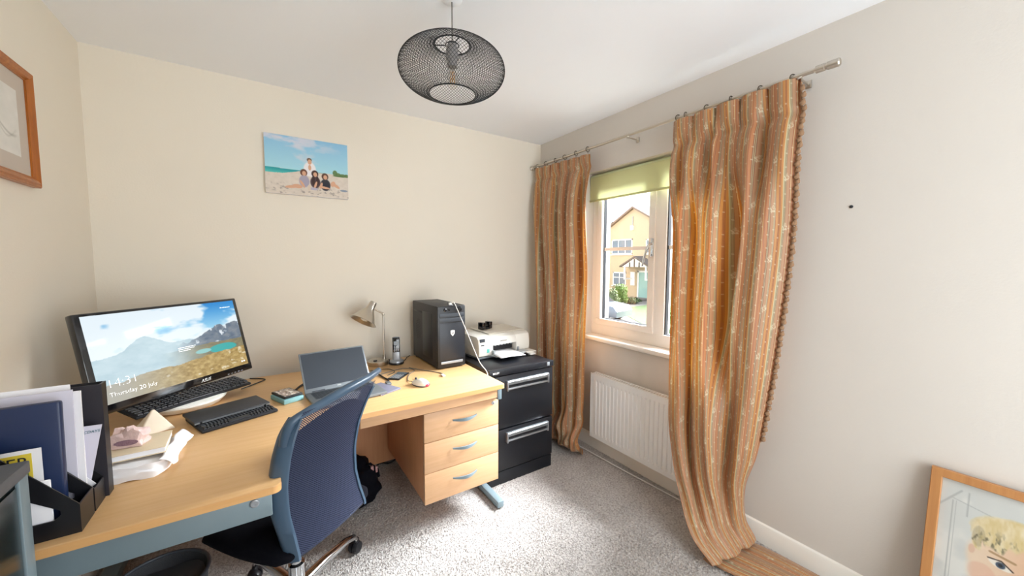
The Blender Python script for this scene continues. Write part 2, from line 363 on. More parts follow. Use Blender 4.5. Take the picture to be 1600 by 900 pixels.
# wall behind the camera with a doorway added to let the fill light in
mb = MB(); mb.box((-W, FRONT-.12, 0), (-1.75, FRONT, H)); mb.box((-.15, FRONT-.12, 0), (0, FRONT, H)); mb.box((-1.75, FRONT-.12, 2.25), (-.15, FRONT, H))
struct('wall_front', mb, 'wall')
struct('added_wall_behind_fill', MB().box((-W-.15, FRONT-1.05, 0), (.3, FRONT-.95, H)), 'wall')
def skirt(name, lo, hi, axis):
    # axis: wall normal; profile with a rounded top bead
    prof = [(0, 0), (.016, 0), (.016, .07), (.013, .078), (.013, .085), (.009, .095), (0, .10)]
    mb = MB(); vs = []; n = len(prof)
    for e in (0, 1):
        for d, z in prof:
            if axis == 'x-': vs.append((lo[0]-d, (lo[1], hi[1])[e], z))
            if axis == 'x+': vs.append((lo[0]+d, (lo[1], hi[1])[e], z))
            if axis == 'y-': vs.append(((lo[0], hi[0])[e], lo[1]-d, z))
    fs = [(i, (i+1) % n, n+(i+1) % n, n+i) for i in range(n)] + [tuple(range(n))[::-1], tuple(range(n, 2*n))]
    struct(name, mb.add(vs, fs), 'trim', smooth=25)
skirt('baseboard_right', (0, FRONT), (0, -.016), 'x-')
skirt('baseboard_back', (-W, 0), (0, 0), 'y-')
skirt('baseboard_left', (-W, FRONT), (-W, -.016), 'x+')

# window: frame, mullion, opening sash, panes, bars, handle
XW = .085      # inner face of the frame
win = struct('window_1', MB().box((XW, OY0, OZ0+.001), (XW+.07, OY1, OZ0+.085), .004).box((XW, OY0, OZ1-.06), (XW+.07, OY1, OZ1-.001), .004)
             .box((XW+.001, OY0, OZ0+.084), (XW+.069, OY0+.06, OZ1-.059), .002).box((XW+.001, OY1-.06, OZ0+.084), (XW+.069, OY1, OZ1-.059), .002).box((XW+.001, -1.185, OZ0+.084), (XW+.069, -1.105, OZ1-.059), .002), 'upvc', smooth=30)
ys0, ys1, zs0, zs1 = -1.11, -.61, OZ0+.08, OZ1-.055
sash = MB()
for lo, hi in (((ys0, zs0), (ys1, zs0+.045)), ((ys0, zs1-.045), (ys1, zs1)), ((ys0, zs0+.0445), (ys0+.045, zs1-.0445)), ((ys1-.045, zs0+.0445), (ys1, zs1-.0445))):
    sash.box((XW-.012, lo[0], lo[1]), (XW+.05, hi[0], hi[1]), .003)
sash.build('sash', 'upvc', win, 30)
gk = MB()
for y0, y1, z0, z1 in ((-1.068, -.652, zs0+.043, zs1-.043), (-1.70, -1.187, zs0+.003, zs1-.003)):
    for lo, hi in (((y0, z0), (y1, z0+.006)), ((y0, z1-.006), (y1, z1)), ((y0, z0), (y0+.006, z1)), ((y1-.006, z0), (y1, z1))):
        gk.box((XW+.012, lo[0], lo[1]), (XW+.04, hi[0], hi[1]))
gk.build('gasket', 'black', win)
for y0, y1 in ((-1.066, -.654), (-1.698, -1.189)):
    p = B((XW+.024, y0, zs0+.004), (XW+.028, y1, zs1-.004), 'pane', 'glass', win)
    B((XW+.020, y0+.003, 1.478), (XW+.0235, y1-.003, 1.502), 'glazing_bar', 'upvc', p)
hd = MB().box((XW-.024, -1.108, 1.43), (XW-.012, -1.082, 1.55), .005)
hd.tube([(XW-.02, -1.095, 1.515), (XW-.045, -1.094, 1.51), (XW-.055, -1.085, 1.48), (XW-.055, -1.066, 1.42), (XW-.05, -1.05, 1.37)], [.009, .009, .0085, .008, .006], 8)
hd.build('window_handle', 'chrome', win, 40)
sill = MB().box((-.035, OY0-.03, OZ0-.028), (XW+.004, OY1+.03, OZ0+.003), .010, 3)
struct('trim_1', sill, 'trim', smooth=30)
# outside ledge
struct('trim_2', MB().box((XW+.07, OY0, OZ0-.03), (WT+.05, OY1, OZ0+.01)), 'trim')
# roller blind in the reveal
bl = empty('roller_blind', (.055, (OY0+OY1)/2, 1.85), 'plain lime green roller blind pulled a little way down the window', 'blind')
hw = (OY1-OY0)/2-.012
mb = MB(); mb.T = Matrix.Translation((0, 0, .172)) @ Matrix.Rotation(PI/2, 4, 'X'); mb.lathe([(.018, -hw), (.018, hw)], 16); mb.build('roller', translucent('pale_green_roll', 'DDE6C2', .2), bl, 40)
mb = MB().grid(lambda u, v: (-.018+.002*math.sin(u*9)*v, -hw+2*hw*u, .172*(1-v)), 24, 8); mb.build('blind_cloth', 'blind', bl, 60)
mb = MB().box((-.024, -hw, -.008), (-.014, hw, .006), .003); mb.build('bottom_bar', 'blind', bl, 30)

# ================================================================== OUTSIDE
GZ = -1.55
struct('ground', MB().box((.29, -30, GZ-.1), (70, 70, GZ)), 'tarmac')
lw = struct('lawn', MB().prism([(9, -6), (18.5, 3), (20.5, 13.5), (16, 13), (11, 6), (7, 0)], GZ, GZ+.02), 'grassm')
D = 23.
hs = empty('detached_house', (D, 17, GZ), 'buff two storey house with a front gable and teal door, seen across the road', 'building')
def L(x, y, z): return (x-D, y-17, z-GZ)
# front gable wall as a solid prism
def yz_prism(poly, x0, x1):
    mb = MB(); n = len(poly); vs = [L(x0, y, z) for y, z in poly]+[L(x1, y, z) for y, z in poly]
    return mb.add(vs, [tuple(range(n)), tuple(range(n, 2*n))[::-1]]+[(i, n+i, n+(i+1) % n, (i+1) % n) for i in range(n)])
yz_prism([(20.68, GZ), (20.68, 3.82), (17.3, 5.72), (13.95, 3.82), (13.95, GZ)], D, D+7).build('wall', 'house', hs)
yz_prism([(13.9, GZ), (13.9, 3.6), (3.5, 3.6), (3.5, GZ)], D+1.6, D+7.5).build('wall', 'house', hs)
mb = MB()
for s in (1, -1):
    y1 = 17.3+s*3.75; z1 = 5.72-1.9*3.75/3.38
    mb.add([L(D-.25, 17.3, 5.74), L(D+7.2, 17.3, 5.74), L(D+7.2, y1, z1), L(D-.25, y1, z1), L(D-.25, 17.3, 5.9), L(D+7.2, 17.3, 5.9), L(D+7.2, y1, z1+.16), L(D-.25, y1, z1+.16)],
           [(0, 1, 2, 3), (4, 7, 6, 5), (0, 3, 7, 4), (1, 5, 6, 2), (2, 6, 7, 3), (0, 4, 5, 1)])
mb.build('gable_roof', 'roof', hs)
MB().add([L(D+1.2, 15.5, 3.5), L(D+1.2, 3.2, 3.5), L(D+4.6, 3.2, 5.9), L(D+4.6, 16.8, 5.9), L(D+8, 3.2, 3.5), L(D+8, 15.5, 3.5)], [(0, 1, 2, 3), (3, 2, 4, 5), (0, 3, 5), (1, 4, 2), (0, 5, 4, 1)]).build('main_roof', 'roof', hs)
def house_window(y0, y1, z0, z1, nx, x=D, bar=None):
    f = MB(); t = .09
    for a0, a1, b0, b1 in ((y0, y1, z0, z0+t), (y0, y1, z1-t, z1), (y0, y0+t, z0, z1), (y1-t, y1, z0, z1)): f.box(L(x-.06, a0, b0), L(x+.02, a1, b1))
    for k in range(1, nx): yy = y0+(y1-y0)*k/nx; f.box(L(x-.05, yy-.035, z0), L(x+.02, yy+.035, z1))
    if bar: f.box(L(x-.045, y0, bar-.03), L(x+.02, y1, bar+.03))
    f.box(L(x-.12, y0-.08, z0-.08), L(x+.02, y1+.08, z0))
    fo = f.build('window_frame', 'upvc', hs)
    for k in range(nx):
        a0 = y0+(y1-y0)*k/nx+.03; a1 = y0+(y1-y0)*(k+1)/nx-.03
        B(L(x-.02, a0, z0+.03), L(x-.012, a1, z1-.03), 'window_pane', 'pane_out', fo)
house_window(17.35, 19.5, 2.05, 3.3, 3); house_window(17.9, 19.3, -.58, .55, 2, bar=.1); house_window(15.55, 16.05, 2.05, 3.2, 1)
B(L(D-.04, 15.75, GZ+.12), L(D+.02, 16.62, .58), 'front_door', 'tealdoor', hs)
f = MB(); f.box(L(D-.08, 15.62, GZ), L(D+.02, 15.75, .7)); f.box(L(D-.08, 16.62, GZ), L(D+.02, 16.75, .7)); f.box(L(D-.08, 15.62, .58), L(D+.02, 16.75, .72)); f.build('door_frame', 'upvc', hs)
# porch: dark gabled hood with white boards and brackets
f = MB()
for s in (1, -1):
    f.add([L(D-1.1, 16.3, 1.75), L(D, 16.3, 1.75), L(D, 16.3+s*1.45, .98), L(D-1.1, 16.3+s*1.45, .98), L(D-1.1, 16.3, 1.88), L(D, 16.3, 1.88), L(D, 16.3+s*1.45, 1.1), L(D-1.1, 16.3+s*1.45, 1.1)],
          [(0, 1, 2, 3), (4, 7, 6, 5), (0, 3, 7, 4), (1, 5, 6, 2), (2, 6, 7, 3), (0, 4, 5, 1)])
f.build('porch_roof', mat('porch_tile', '6B625E', .9), hs)
f = MB(); f.add([L(D-1.05, 16.3, 1.7), L(D-1.05, 17.5, 1.02), L(D-1.05, 15.1, 1.02), L(D-1.0, 16.3, 1.7), L(D-1.0, 17.5, 1.02), L(D-1.0, 15.1, 1.02)], [(0, 1, 2), (3, 5, 4), (0, 3, 4, 1), (1, 4, 5, 2), (2, 5, 3, 0)]); f.build('porch_gable', 'upvc', hs)
M['timber'] = mat('dark_timber', '4B423C', .8)
for yy in (16.3, 16.75, 15.85): B(L(D-1.09, yy-.05, 1.02), L(D-1.05, yy+.05, 1.66-abs(yy-16.3)*.6), 'porch_timber', 'timber', hs)
for yy in (17.3, 15.3): MB().box(L(D-1.0, yy-.06, .0), L(D-.9, yy+.06, 1.02)).box(L(D-.9, yy-.05, .0), L(D, yy+.05, .12)).build('porch_post', 'upvc', hs)
B(L(D-.12, 17.0, -.5), L(D+.01, 17.4, .6), 'side_light', 'upvc', hs)
B(L(D-.16, 17.27, 4.0), L(D+.01, 17.52, 4.36), 'alarm_box', 'white', hs); B(L(D-.06, 17.36, 4.4), L(D+.01, 17.42, 5.1), 'flue_pipe', 'silver', hs)
B(L(D+1.55, 10.6, GZ), L(D+1.62, 14.0, .4), 'garage_door', 'upvc', hs); house_window(11.2, 13.2, 1.9, 3.2, 2, D+1.6)
B(L(D-1.2, 15.3, GZ), L(D-.02, 17.2, GZ+.12), 'door_step', 'tarmac', hs)
# neighbour's eave at the left of the view
nb = empty('neighbour_house', (13, 12.5, GZ), 'brick house beyond the left window jamb, only its eave and side showing', 'building')
def Ln(x, y, z): return (x-13, y-12.5, z-GZ)
MB().box(Ln(14.3, 16.3, GZ), Ln(17.8, 21, 4.65)).build('wall', 'house', nb)
MB().add([Ln(14, 15.55, 4.6), Ln(18.1, 15.55, 4.6), Ln(18.1, 18.7, 6.7), Ln(14, 18.7, 6.7), Ln(14, 15.55, 4.82), Ln(18.1, 15.55, 4.82), Ln(18.1, 18.7, 6.9), Ln(14, 18.7, 6.9), Ln(18.1, 21.8, 4.7), Ln(14, 21.8, 4.7)],
         [(0, 3, 2, 1), (4, 5, 6, 7), (0, 1, 5, 4), (0, 4, 7, 3), (7, 6, 8, 9), (1, 2, 6, 5), (2, 8, 6), (3, 7, 9)]).build('roof', 'roof', nb)
# foliage: leaf cards scattered on lumpy crowns, each shrub its own thing
def shrub(name, x, y, z0, rx, rz, m, label, cat, n=900, leaf=.09, trunk=.0, group=None, seed=0):
    r = np.random.default_rng(seed); root = empty(name, (x, y, GZ), label, cat, 0, group); cz = z0-GZ+rz
    d = r.normal(size=(n, 3)); d /= np.linalg.norm(d, axis=1)[:, None]; rad = r.uniform(.62, 1.0, n)[:, None]
    lump = (1+.18*np.sin(d[:, :1]*5+seed)+.15*np.sin(d[:, 2:]*6+seed*2))
    P = d*rad*lump*np.array([rx, rx, rz])+np.array([0, 0, cz])
    a = r.normal(size=(n, 3)); a /= np.linalg.norm(a, axis=1)[:, None]; b = np.cross(a, d); b /= np.linalg.norm(b, axis=1)[:, None]+1e-9
    s = r.uniform(.6, 1.3, n)[:, None]*leaf
    co = np.stack([P-a*s, P+b*s*.55, P+a*s, P-b*s*.55], 1).reshape(-1, 3)
    P2 = co.copy(); P2[:, 2] = np.maximum(P2[:, 2], .02)
    me = np_mesh('foliage', P2, np.arange(n*4).reshape(n, 4)); me.materials.append(M[m]); o = bpy.data.objects.new('foliage', me); COL.objects.link(o); o.parent = root; o['kind'] = 'stuff'
    MB().tube([(0, 0, 0), (0.02, .02, cz)], [.06+trunk, .03+trunk*.5], 7).build('trunk', 'bark', root, 60)
    return root
shrub('garden_shrub', 16.6, 13.85, GZ, .55, .56, 'leaf3', 'pale round shrub on the drive, nearest the parked car', 'shrub', 1500, .07, seed=1)
shrub('garden_shrub', 18.1, 14.35, GZ, .55, .72, 'leaf2', 'taller pointed green shrub, right of the pale round one', 'shrub', 1700, .07, seed=2)
shrub('low_shrub', 20.5, 16.9, GZ, .7, .25, 'leaf3', 'low spreading shrub in the bed before the teal door', 'shrub', 600, .08, seed=3)
shrub('low_shrub', 19.6, 14.6, GZ, .6, .22, 'leaf', 'low dark shrub at the right end of the front bed', 'shrub', 600, .08, seed=4)
shrub('hedge_bush', 6.2, 2.68, GZ, .62, 1.12, 'leaf2', 'bright green bush close outside the right window light', 'shrub', 3800, .06, seed=5)
shrub('leafy_tree', 42, 36.5, 2.5, 3.2, 2.6, 'leaf', 'dark green tree behind the left slope of the buff house roof', 'tree', 2500, .35, .15, seed=6)
# parked car by the shrubs
cr = empty('parked_car', (12.3, 11.5, GZ), 'silver car parked on the drive, its bonnet before the pale shrub', 'car', math.radians(-78))
body = [(-2.0, .25), (-2.05, .62), (-1.9, .82), (-1.15, .92), (1.0, .9), (1.85, .78), (2.05, .55), (2.02, .25)]
mb = MB(); mb.T = Matrix.Rotation(PI/2, 4, 'X'); mb.prism(body, -.82, .82, .06); mb.build('body', 'carp', cr, 30)
mb = MB(); mb.T = Matrix.Rotation(PI/2, 4, 'X'); mb.prism([(-1.5, .88), (-1.0, 1.36), (.35, 1.38), (1.1, .88)], -.72, .72, .05); mb.build('cabin', 'cardark', cr, 30)
B((-1.0, -.66, 1.35), (.32, .66, 1.40), 'roof', 'carp', cr, .02)
for x in (-1.25, 1.3):
    for y in (-.76, .76):
        mb = MB(); mb.T = Matrix.Translation((x, y, .32)) @ Matrix.Rotation(PI/2, 4, 'X'); mb.lathe([(.1, -.1), (.3, -.1), (.32, -.06), (.32, .06), (.3, .1), (.1, .1)], 20); mb.build('wheel', 'blackm', cr, 40)

# ================================================================== DESK
TZ = .73
dk = empty('corner_desk', (-1.85, -.6, 0), 'beech topped corner desk with grey steel legs along the back wall', 'desk')
ox, oy = -1.85, -.6
def arc(cx, cy, r, a0, a1, n): return [(cx+r*math.cos(math.radians(a0+(a1-a0)*i/n)), cy+r*math.sin(math.radians(a0+(a1-a0)*i/n))) for i in range(n+1)]
poly = [(-2.70, -.075), (-2.70, -1.335)] + [(-2.03, -1.345)] + arc(-2.028, -1.325, .02, -90, 0, 4)
# the wave: from the front corner curving in to the right-hand front edge
for i in range(1, 17):
    t = i/16; b0, b1, b2, b3 = (-2.008, -1.31), (-2.0, -1.06), (-1.93, -.945), (-1.66, -.938)
    poly.append(tuple((1-t)**3*b0[k]+3*t*(1-t)**2*b1[k]+3*t*t*(1-t)*b2[k]+t**3*b3[k] for k in (0, 1)))
poly += [(-.975, -.938)] + arc(-.972, -.923, .015, -90, 0, 3) + [(-.957, -.075)]
poly = [(x-ox, y-oy) for x, y in poly]
MB().prism(poly, TZ-.025, TZ, .003).build('desk_top', 'desk', dk, 30)
edge = MB(); n = len(poly); q = [(x*1, y*1) for x, y in poly]
def band(i0, i1):
    vs = []; fs = []
    pts = poly[i0:i1]
    for i, p in enumerate(pts):
        a = Vector(pts[max(i-1, 0)]); b = Vector(pts[min(i+1, len(pts)-1)]); t = (b-a).normalized(); nn = Vector((t.y, -t.x))
        vs += [(p[0]+nn.x*.0012, p[1]+nn.y*.0012, TZ-.0235), (p[0]+nn.x*.0012, p[1]+nn.y*.0012, TZ-.0025)]
    fs = [(2*i, 2*i+2, 2*i+3, 2*i+1) for i in range(len(pts)-1)]
    return MB().add(vs, fs)
band(1, n).build('edge_strip', 'deskedge', dk, 60, clean=False)
def dB(lo, hi, name, m, bev=0.): return B((lo[0]-ox, lo[1]-oy, lo[2]), (hi[0]-ox, hi[1]-oy, hi[2]), name, m, dk, bev)
ap = dB((-2.52, -1.322, .628), (-2.032, -1.302, .7045), 'apron', 'steel', .003)
mb = MB(); mb.T = Matrix.Translation((-2.075-ox, -1.3225-oy, .682)) @ Matrix.Rotation(PI/2, 4, 'X'); mb.lathe([(.012, 0), (.012, .004), (.009, .006), (.004, .006), (.004, .004)], 20); mb.build('cam_lock', 'silver', ap, 30)
dB((-2.69, -1.32, .05), (-2.53, -1.30, .7045), 'leg', 'steel', .003)
dB((-2.66, -1.30, .005), (-2.60, -.12, .05), 'foot', 'steel', .006)
dB((-2.66, -.26, .05), (-2.58, -.20, .7045), 'leg', 'steel', .004)
dB((-1.70, -.914, .652), (-.99, -.897, .7045), 'front_rail', 'ped', .002)
dB((-.99, -.918, .640), (-.965, -.20, .7045), 'side_rail', 'steel', .003)
dB((-2.55, -.175, .07), (-.995, -.157, .7045), 'modesty_panel', 'pedside', .002)
dB((-.99, -.45, .05), (-.965, -.39, .66), 'leg', 'steel', .004)
fb = [(-.985, -.905, .006), (-.945, -.905, .006)]
mb = MB().box((-.985-ox, -.912-oy, .008), (-.943-ox, -.10-oy, .048), .008); mb.build('foot', 'steel', dk, 30)
# hanging drawer pedestal
pd = empty('drawer_pedestal', (-1.178, -.5, .165), 'beech three drawer pedestal hanging under the right end of the desk', 'drawer unit')
B((-.216, -.355, 0), (.187, .31, .455), 'carcass', 'pedside', pd, .002)
for k, (z0, z1) in enumerate(((.0, .158), (.161, .319), (.322, .472))):
    dr = B((-.218, -.381, z0), (.214, -.358, z1), 'drawer', 'ped', pd, .002)
    zc = (z0+z1)/2 + (.018 if k < 2 else .012)
    mb = MB()
    pts = [(-.07+.14*i/12, -.383-.026*math.sin(PI*i/12), zc) for i in range(13)]
    vs = []; fs = []
    for i, (x, y, z) in enumerate(pts):
        h = .0035+.0045*math.sin(PI*i/12)
        vs += [(x+.004, y, z-h), (x+.004, y-.006, z-h), (x+.004, y-.006, z+h), (x+.004, y, z+h)]
    for i in range(12):
        o = i*4; fs += [(o+j, o+(j+1) % 4, o+4+(j+1) % 4, o+4+j) for j in range(4)]
    fs += [(0, 3, 2, 1), (48, 49, 50, 51)]
    mb.add(vs, fs).build('handle', 'steel', dr, 50)
    if k == 2:
        mb = MB(); mb.T = Matrix.Translation((.178, -.3815, .449)) @ Matrix.Rotation(PI/2, 4, 'X'); mb.lathe([(.010, 0), (.010, .003), (.007, .005), (.003, .005), (.003, .003)], 20); mb.build('lock', 'silver', dr, 30)

# ================================================================== FILING CABINET
fcx = -.683
fc = empty('filing_cabinet', (fcx, -.40, 0), 'black two drawer metal filing cabinet in the corner by the window', 'cabinet')
hw = .247
B((-hw, -.30, .0), (hw, .33, .735), 'body', 'cab', fc, .003)
B((-hw, -.318, .09), (hw, -.301, .352), 'drawer', 'cab', fc, .003); B((-hw, -.318, .362), (hw, -.301, .692), 'drawer', 'cab', fc, .003)
B((-hw, -.312, .0), (hw, -.301, .082), 'plinth', 'cab', fc, .002); B((-hw-.001, -.325, .699), (hw+.001, -.299, .738), 'top_rim', 'cab', fc, .003)
drs = [o for o in fc.children if o.name.startswith('drawer')]
for dr, zt in zip(drs, (.330, .660)):
    mb = MB()
    prof = [(-.319, zt), (-.333, zt), (-.338, zt-.006), (-.336, zt-.022), (-.326, zt-.03), (-.319, zt-.032)]
    n = len(prof); vs = [(x, y, z) for x in (-.122, .196) for y, z in prof]
    mb.add(vs, [(i, (i+1) % n, n+(i+1) % n, n+i) for i in range(n)]+[tuple(range(n))[::-1], tuple(range(n, 2*n))])
    mb.box((-.124, -.330, zt-.06), (.198, -.319, zt-.048), .002); mb.box((-.127, -.340, zt-.062), (-.119, -.319, zt+.001), .001); mb.box((.193, -.340, zt-.062), (.201, -.319, zt+.001), .001)
    mb.build('pull_handle', 'alu', dr, 35)
    B((-.118, -.3195, zt-.05), (.192, -.3185, zt-.03), 'pull_recess', 'black', dr)
mb = MB(); mb.box((.19, -.3275, .707), (.212, -.3255, .731), .001); o = mb.build('lock_plate', 'silver', fc, 30)
text('brand_lettering', 'BISLEY', .016, 'text_w', fc, frame_mat((-.225, -.3256, .714), (1, 0, 0), (0, 0, 1)))

# ================================================================== PC TOWER
pc = empty('computer_tower', (-1.078, -.29, TZ), 'black desktop computer tower standing at the right end of the desk', 'computer', math.radians(1))
B((-.094, -.19, .008), (.094, .215, .392), 'case', mat('black_steel_case', '2B2A2D', .5, noise=.06), pc, .004)
fr = MB().box((-.095, -.216, .006), (.095, -.19, .393), .008); fr.build('front_panel', 'black', pc, 30)
B((-.082, -.2185, .06), (.082, -.2155, .285), 'bezel_panel', mat('dark_blue_black', '20242C', .4, noise=.1, nscale=80), pc, .001)
B((-.082, -.219, .292), (.082, -.2155, .318), 'drive_bay', 'dgrey', pc, .001); B((-.082, -.219, .322), (.082, -.2155, .346), 'drive_bay', 'dgrey', pc, .001)
B((-.074, -.2205, .032), (.074, -.2155, .048), 'trim_bar', 'silver', pc, .002)
for x, r in ((-.045, .010), (-.018, .006), (.055, .015)):
    mb = MB(); mb.T = Matrix.Translation((x, -.216, .368)) @ Matrix.Rotation(PI/2, 4, 'X'); mb.lathe([(r, 0), (r, .004), (r*.7, .006), (r*.7, .003), (.0, .003)], 18); mb.build('button', 'blackg', pc, 30)
mb = MB(); mb.T = Matrix.Translation((.004, -.2188, .222)) @ Matrix.Rotation(PI/2, 4, 'X'); mb.prism([(-.014, .016), (0, .019), (.014, .016), (.013, -.004), (0, -.02), (-.013, -.004)], 0, .0016); mb.build('shield_emblem', 'text_w', pc)
mb = MB(); mb.T = Matrix.Translation((.004, -.2206, .222)) @ Matrix.Rotation(PI/2, 4, 'X'); mb.prism([(-.008, .004), (-.002, -.008), (-.001, .001)], 0, .0004); mb.prism([(.008, .006), (.002, -.008), (.001, .002)], 0, .0004); mb.build('emblem_mark', 'text_k', pc)
# vent holes and raised panel on the left flank
mb = MB()
for i in range(9):
    for j in range(12):
        y = .11+.011*(i-4)*.9; z = .21+.0115*(j-5.5)
        if ((i-4)/4.6)**2+((j-5.5)/6.3)**2 < 1: mb.box((-.0948, y-.0033, z-.0033), (-.0938, y+.0033, z+.0033))
mb.build('vent', 'black', pc)
mb = MB(); mb.box((-.0965, -.13, .05), (-.0935, .03, .34), .0014); mb.box((-.0965, .03, .325), (-.0935, .19, .337), .0014); mb.build('side_pressing', 'black', pc, 30)
for x in (-.075, .075):
    for y in (-.17, .18): mb = MB(); mb.lathe([(.012, 0), (.012, .0085)], 12, (x, y, 0)); mb.build('rubber_foot', 'blackm', pc)
B((-.012, -.206, .3935), (.012, -.194, .398), 'top_socket', 'silver', pc, .001)

# white USB lead from tower top to the desk edge
def cable(name, pts, r, m, label, cat='cable', seg=7, sub=8, extra=None):
    P = [Vector(p) for p in pts]; out = []
    for i in range(len(P)-1):
        p0 = P[max(i-1, 0)]; p1 = P[i]; p2 = P[i+1]; p3 = P[min(i+2, len(P)-1)]
        for k in range(sub):
            t = k/sub; out.append(.5*((2*p1)+(-p0+p2)*t+(2*p0-5*p1+4*p2-p3)*t*t+(-p0+3*p1-3*p2+p3)*t**3))
    out.append(P[-1]); mb = MB().tube(out, r, seg); o = mb.build(name, m, None, 60); return tag(o, label, cat)
cable('white_lead', [(-1.075, -.492, 1.130), (-1.06, -.505, 1.142), (-1.045, -.535, 1.09), (-1.01, -.60, .95), (-.975, -.675, .80), (-.945, -.72, .735), (-.945, -.745, .66)], .0026, 'cablew', 'thin white lead hanging from the tower top down to the desk edge')
wp = bpy.data.objects['white_lead']; B((-1.087, -.501, 1.1285), (-1.068, -.483, 1.140), 'plug', 'white', wp, .002)

# ================================================================== PRINTER
pr = empty('inkjet_printer', (-.655, -.30, .7385), 'white inkjet printer with its paper tray out, on the filing cabinet', 'printer', math.radians(5))
hw = .222
side = [(-.145, .022), (-.150, .05), (-.148, .095), (-.138, .135), (-.115, .150), (.155, .156), (.162, .14), (.16, .02), (.15, .012), (-.13, .012)]
def xprism(poly, x0, x1, mb=None, bev=0.):
    mb = mb or MB(); T = mb.T.copy(); mb.T = T @ Matrix(((0, 0, 1, 0), (1, 0, 0, 0), (0, 1, 0, 0), (0, 0, 0, 1))); mb.prism(poly, x0, x1, bev); mb.T = T; return mb
mb = xprism(side, -hw, -.105, None, .006); xprism(side, .098, hw, mb, .006)
topb = [(-.150, .085), (-.148, .095), (-.138, .135), (-.115, .150), (.155, .156), (.162, .14), (.16, .02), (-.02, .02), (-.02, .085)]
xprism(topb, -.106, .099, mb, .003); mb.build('body', 'offwhite', pr, 35)
B((-hw+.004, -.14, .0), (hw-.004, .15, .014), 'base', 'lapgrey', pr, .003)
mb = xprism([(-.095, .153), (-.10, .160), (.148, .165), (.152, .158)], -.105, .205, None, .002); mb.build('scanner_lid', mat('printer_lid', 'DDD6C8', .45), pr, 35)
B((-.104, -.10, .035), (.097, -.022, .083), 'paper_slot', 'black', pr)
mb = MB()
for k in range(7): mb.box((-.092+.028*k, -.112, .068), (-.078+.028*k, -.10, .078), .002)
mb.build('feed_roller', 'silver', pr, 30)
mb = MB(); mb.T = Matrix.Translation((0, 0, 0)); mb.prism([(-.135, -.13), (-.12, -.205), (-.06, -.232), (.10, -.225), (.17, -.20), (.17, -.13)], .014, .024, .003); tr = mb.build('paper_tray', mat('tray_grey', 'B9BDBE', .4), pr, 30)
B((-.118, -.175, .024), (-.105, -.13, .055), 'tray_guide', 'silver', tr, .004); B((.105, -.16, .024), (.118, -.12, .05), 'tray_guide', 'silver', tr, .004)
mb = MB(); mb.box((.13, -.235, .012), (.215, -.15, .022), .004); mb.box((.14, -.255, .0), (.19, -.22, .014), .003); mb.build('tray_extension', 'offwhite', tr, 30)
B((-hw+.012, -.1465, .116), (-hw+.05, -.136, .137), 'display', 'dgrey', pr); B((-hw+.018, -.1502, .092), (-hw+.042, -.1465, .10), 'keypad', 'dgrey', pr)
B((-.158, -.1515, .042), (-.138, -.1485, .066), 'blue_green_sticker', mat('green_blue_label', '58B5A8', .5), pr)
text('brand_lettering', 'photosmart', .012, 'text_k', pr, frame_mat((-.045, -.1492, .106), (1, 0, 0), (0, .1, 1)))
mb = MB().grid(lambda u, v: (-.095+.19*u, -.03-.245*v, .0275+.006*v*(1-v)+.002*math.sin(u*4)), 6, 8); o = mb.build('printer_paper', 'paper', None, 60)
o.matrix_world = Matrix.Translation((-.655, -.30, .7385+.028)) @ Matrix.Rotation(math.radians(-3), 4, 'Z') @ Matrix.Translation((0, -.02, -.0255)); tag(o, 'sheets of white paper lying in the printer tray', 'paper')
sm = o.modifiers.new('t', 'SOLIDIFY'); sm.thickness = .003
td = empty('open_holder', (-.70, -.262, .9055), 'small black open holder sitting on the printer lid', 'holder', math.radians(14))
B((-.05, -.022, 0), (.05, .022, .012), 'base', 'black', td, .003)
for s in (-1, 1):
    mb = MB(); mb.box((s*.05-(.03 if s > 0 else 0), -.024, .0), (s*.05+(.03 if s < 0 else 0), .024, .05), .004); mb.build('side_cheek', 'blackg', td, 30)

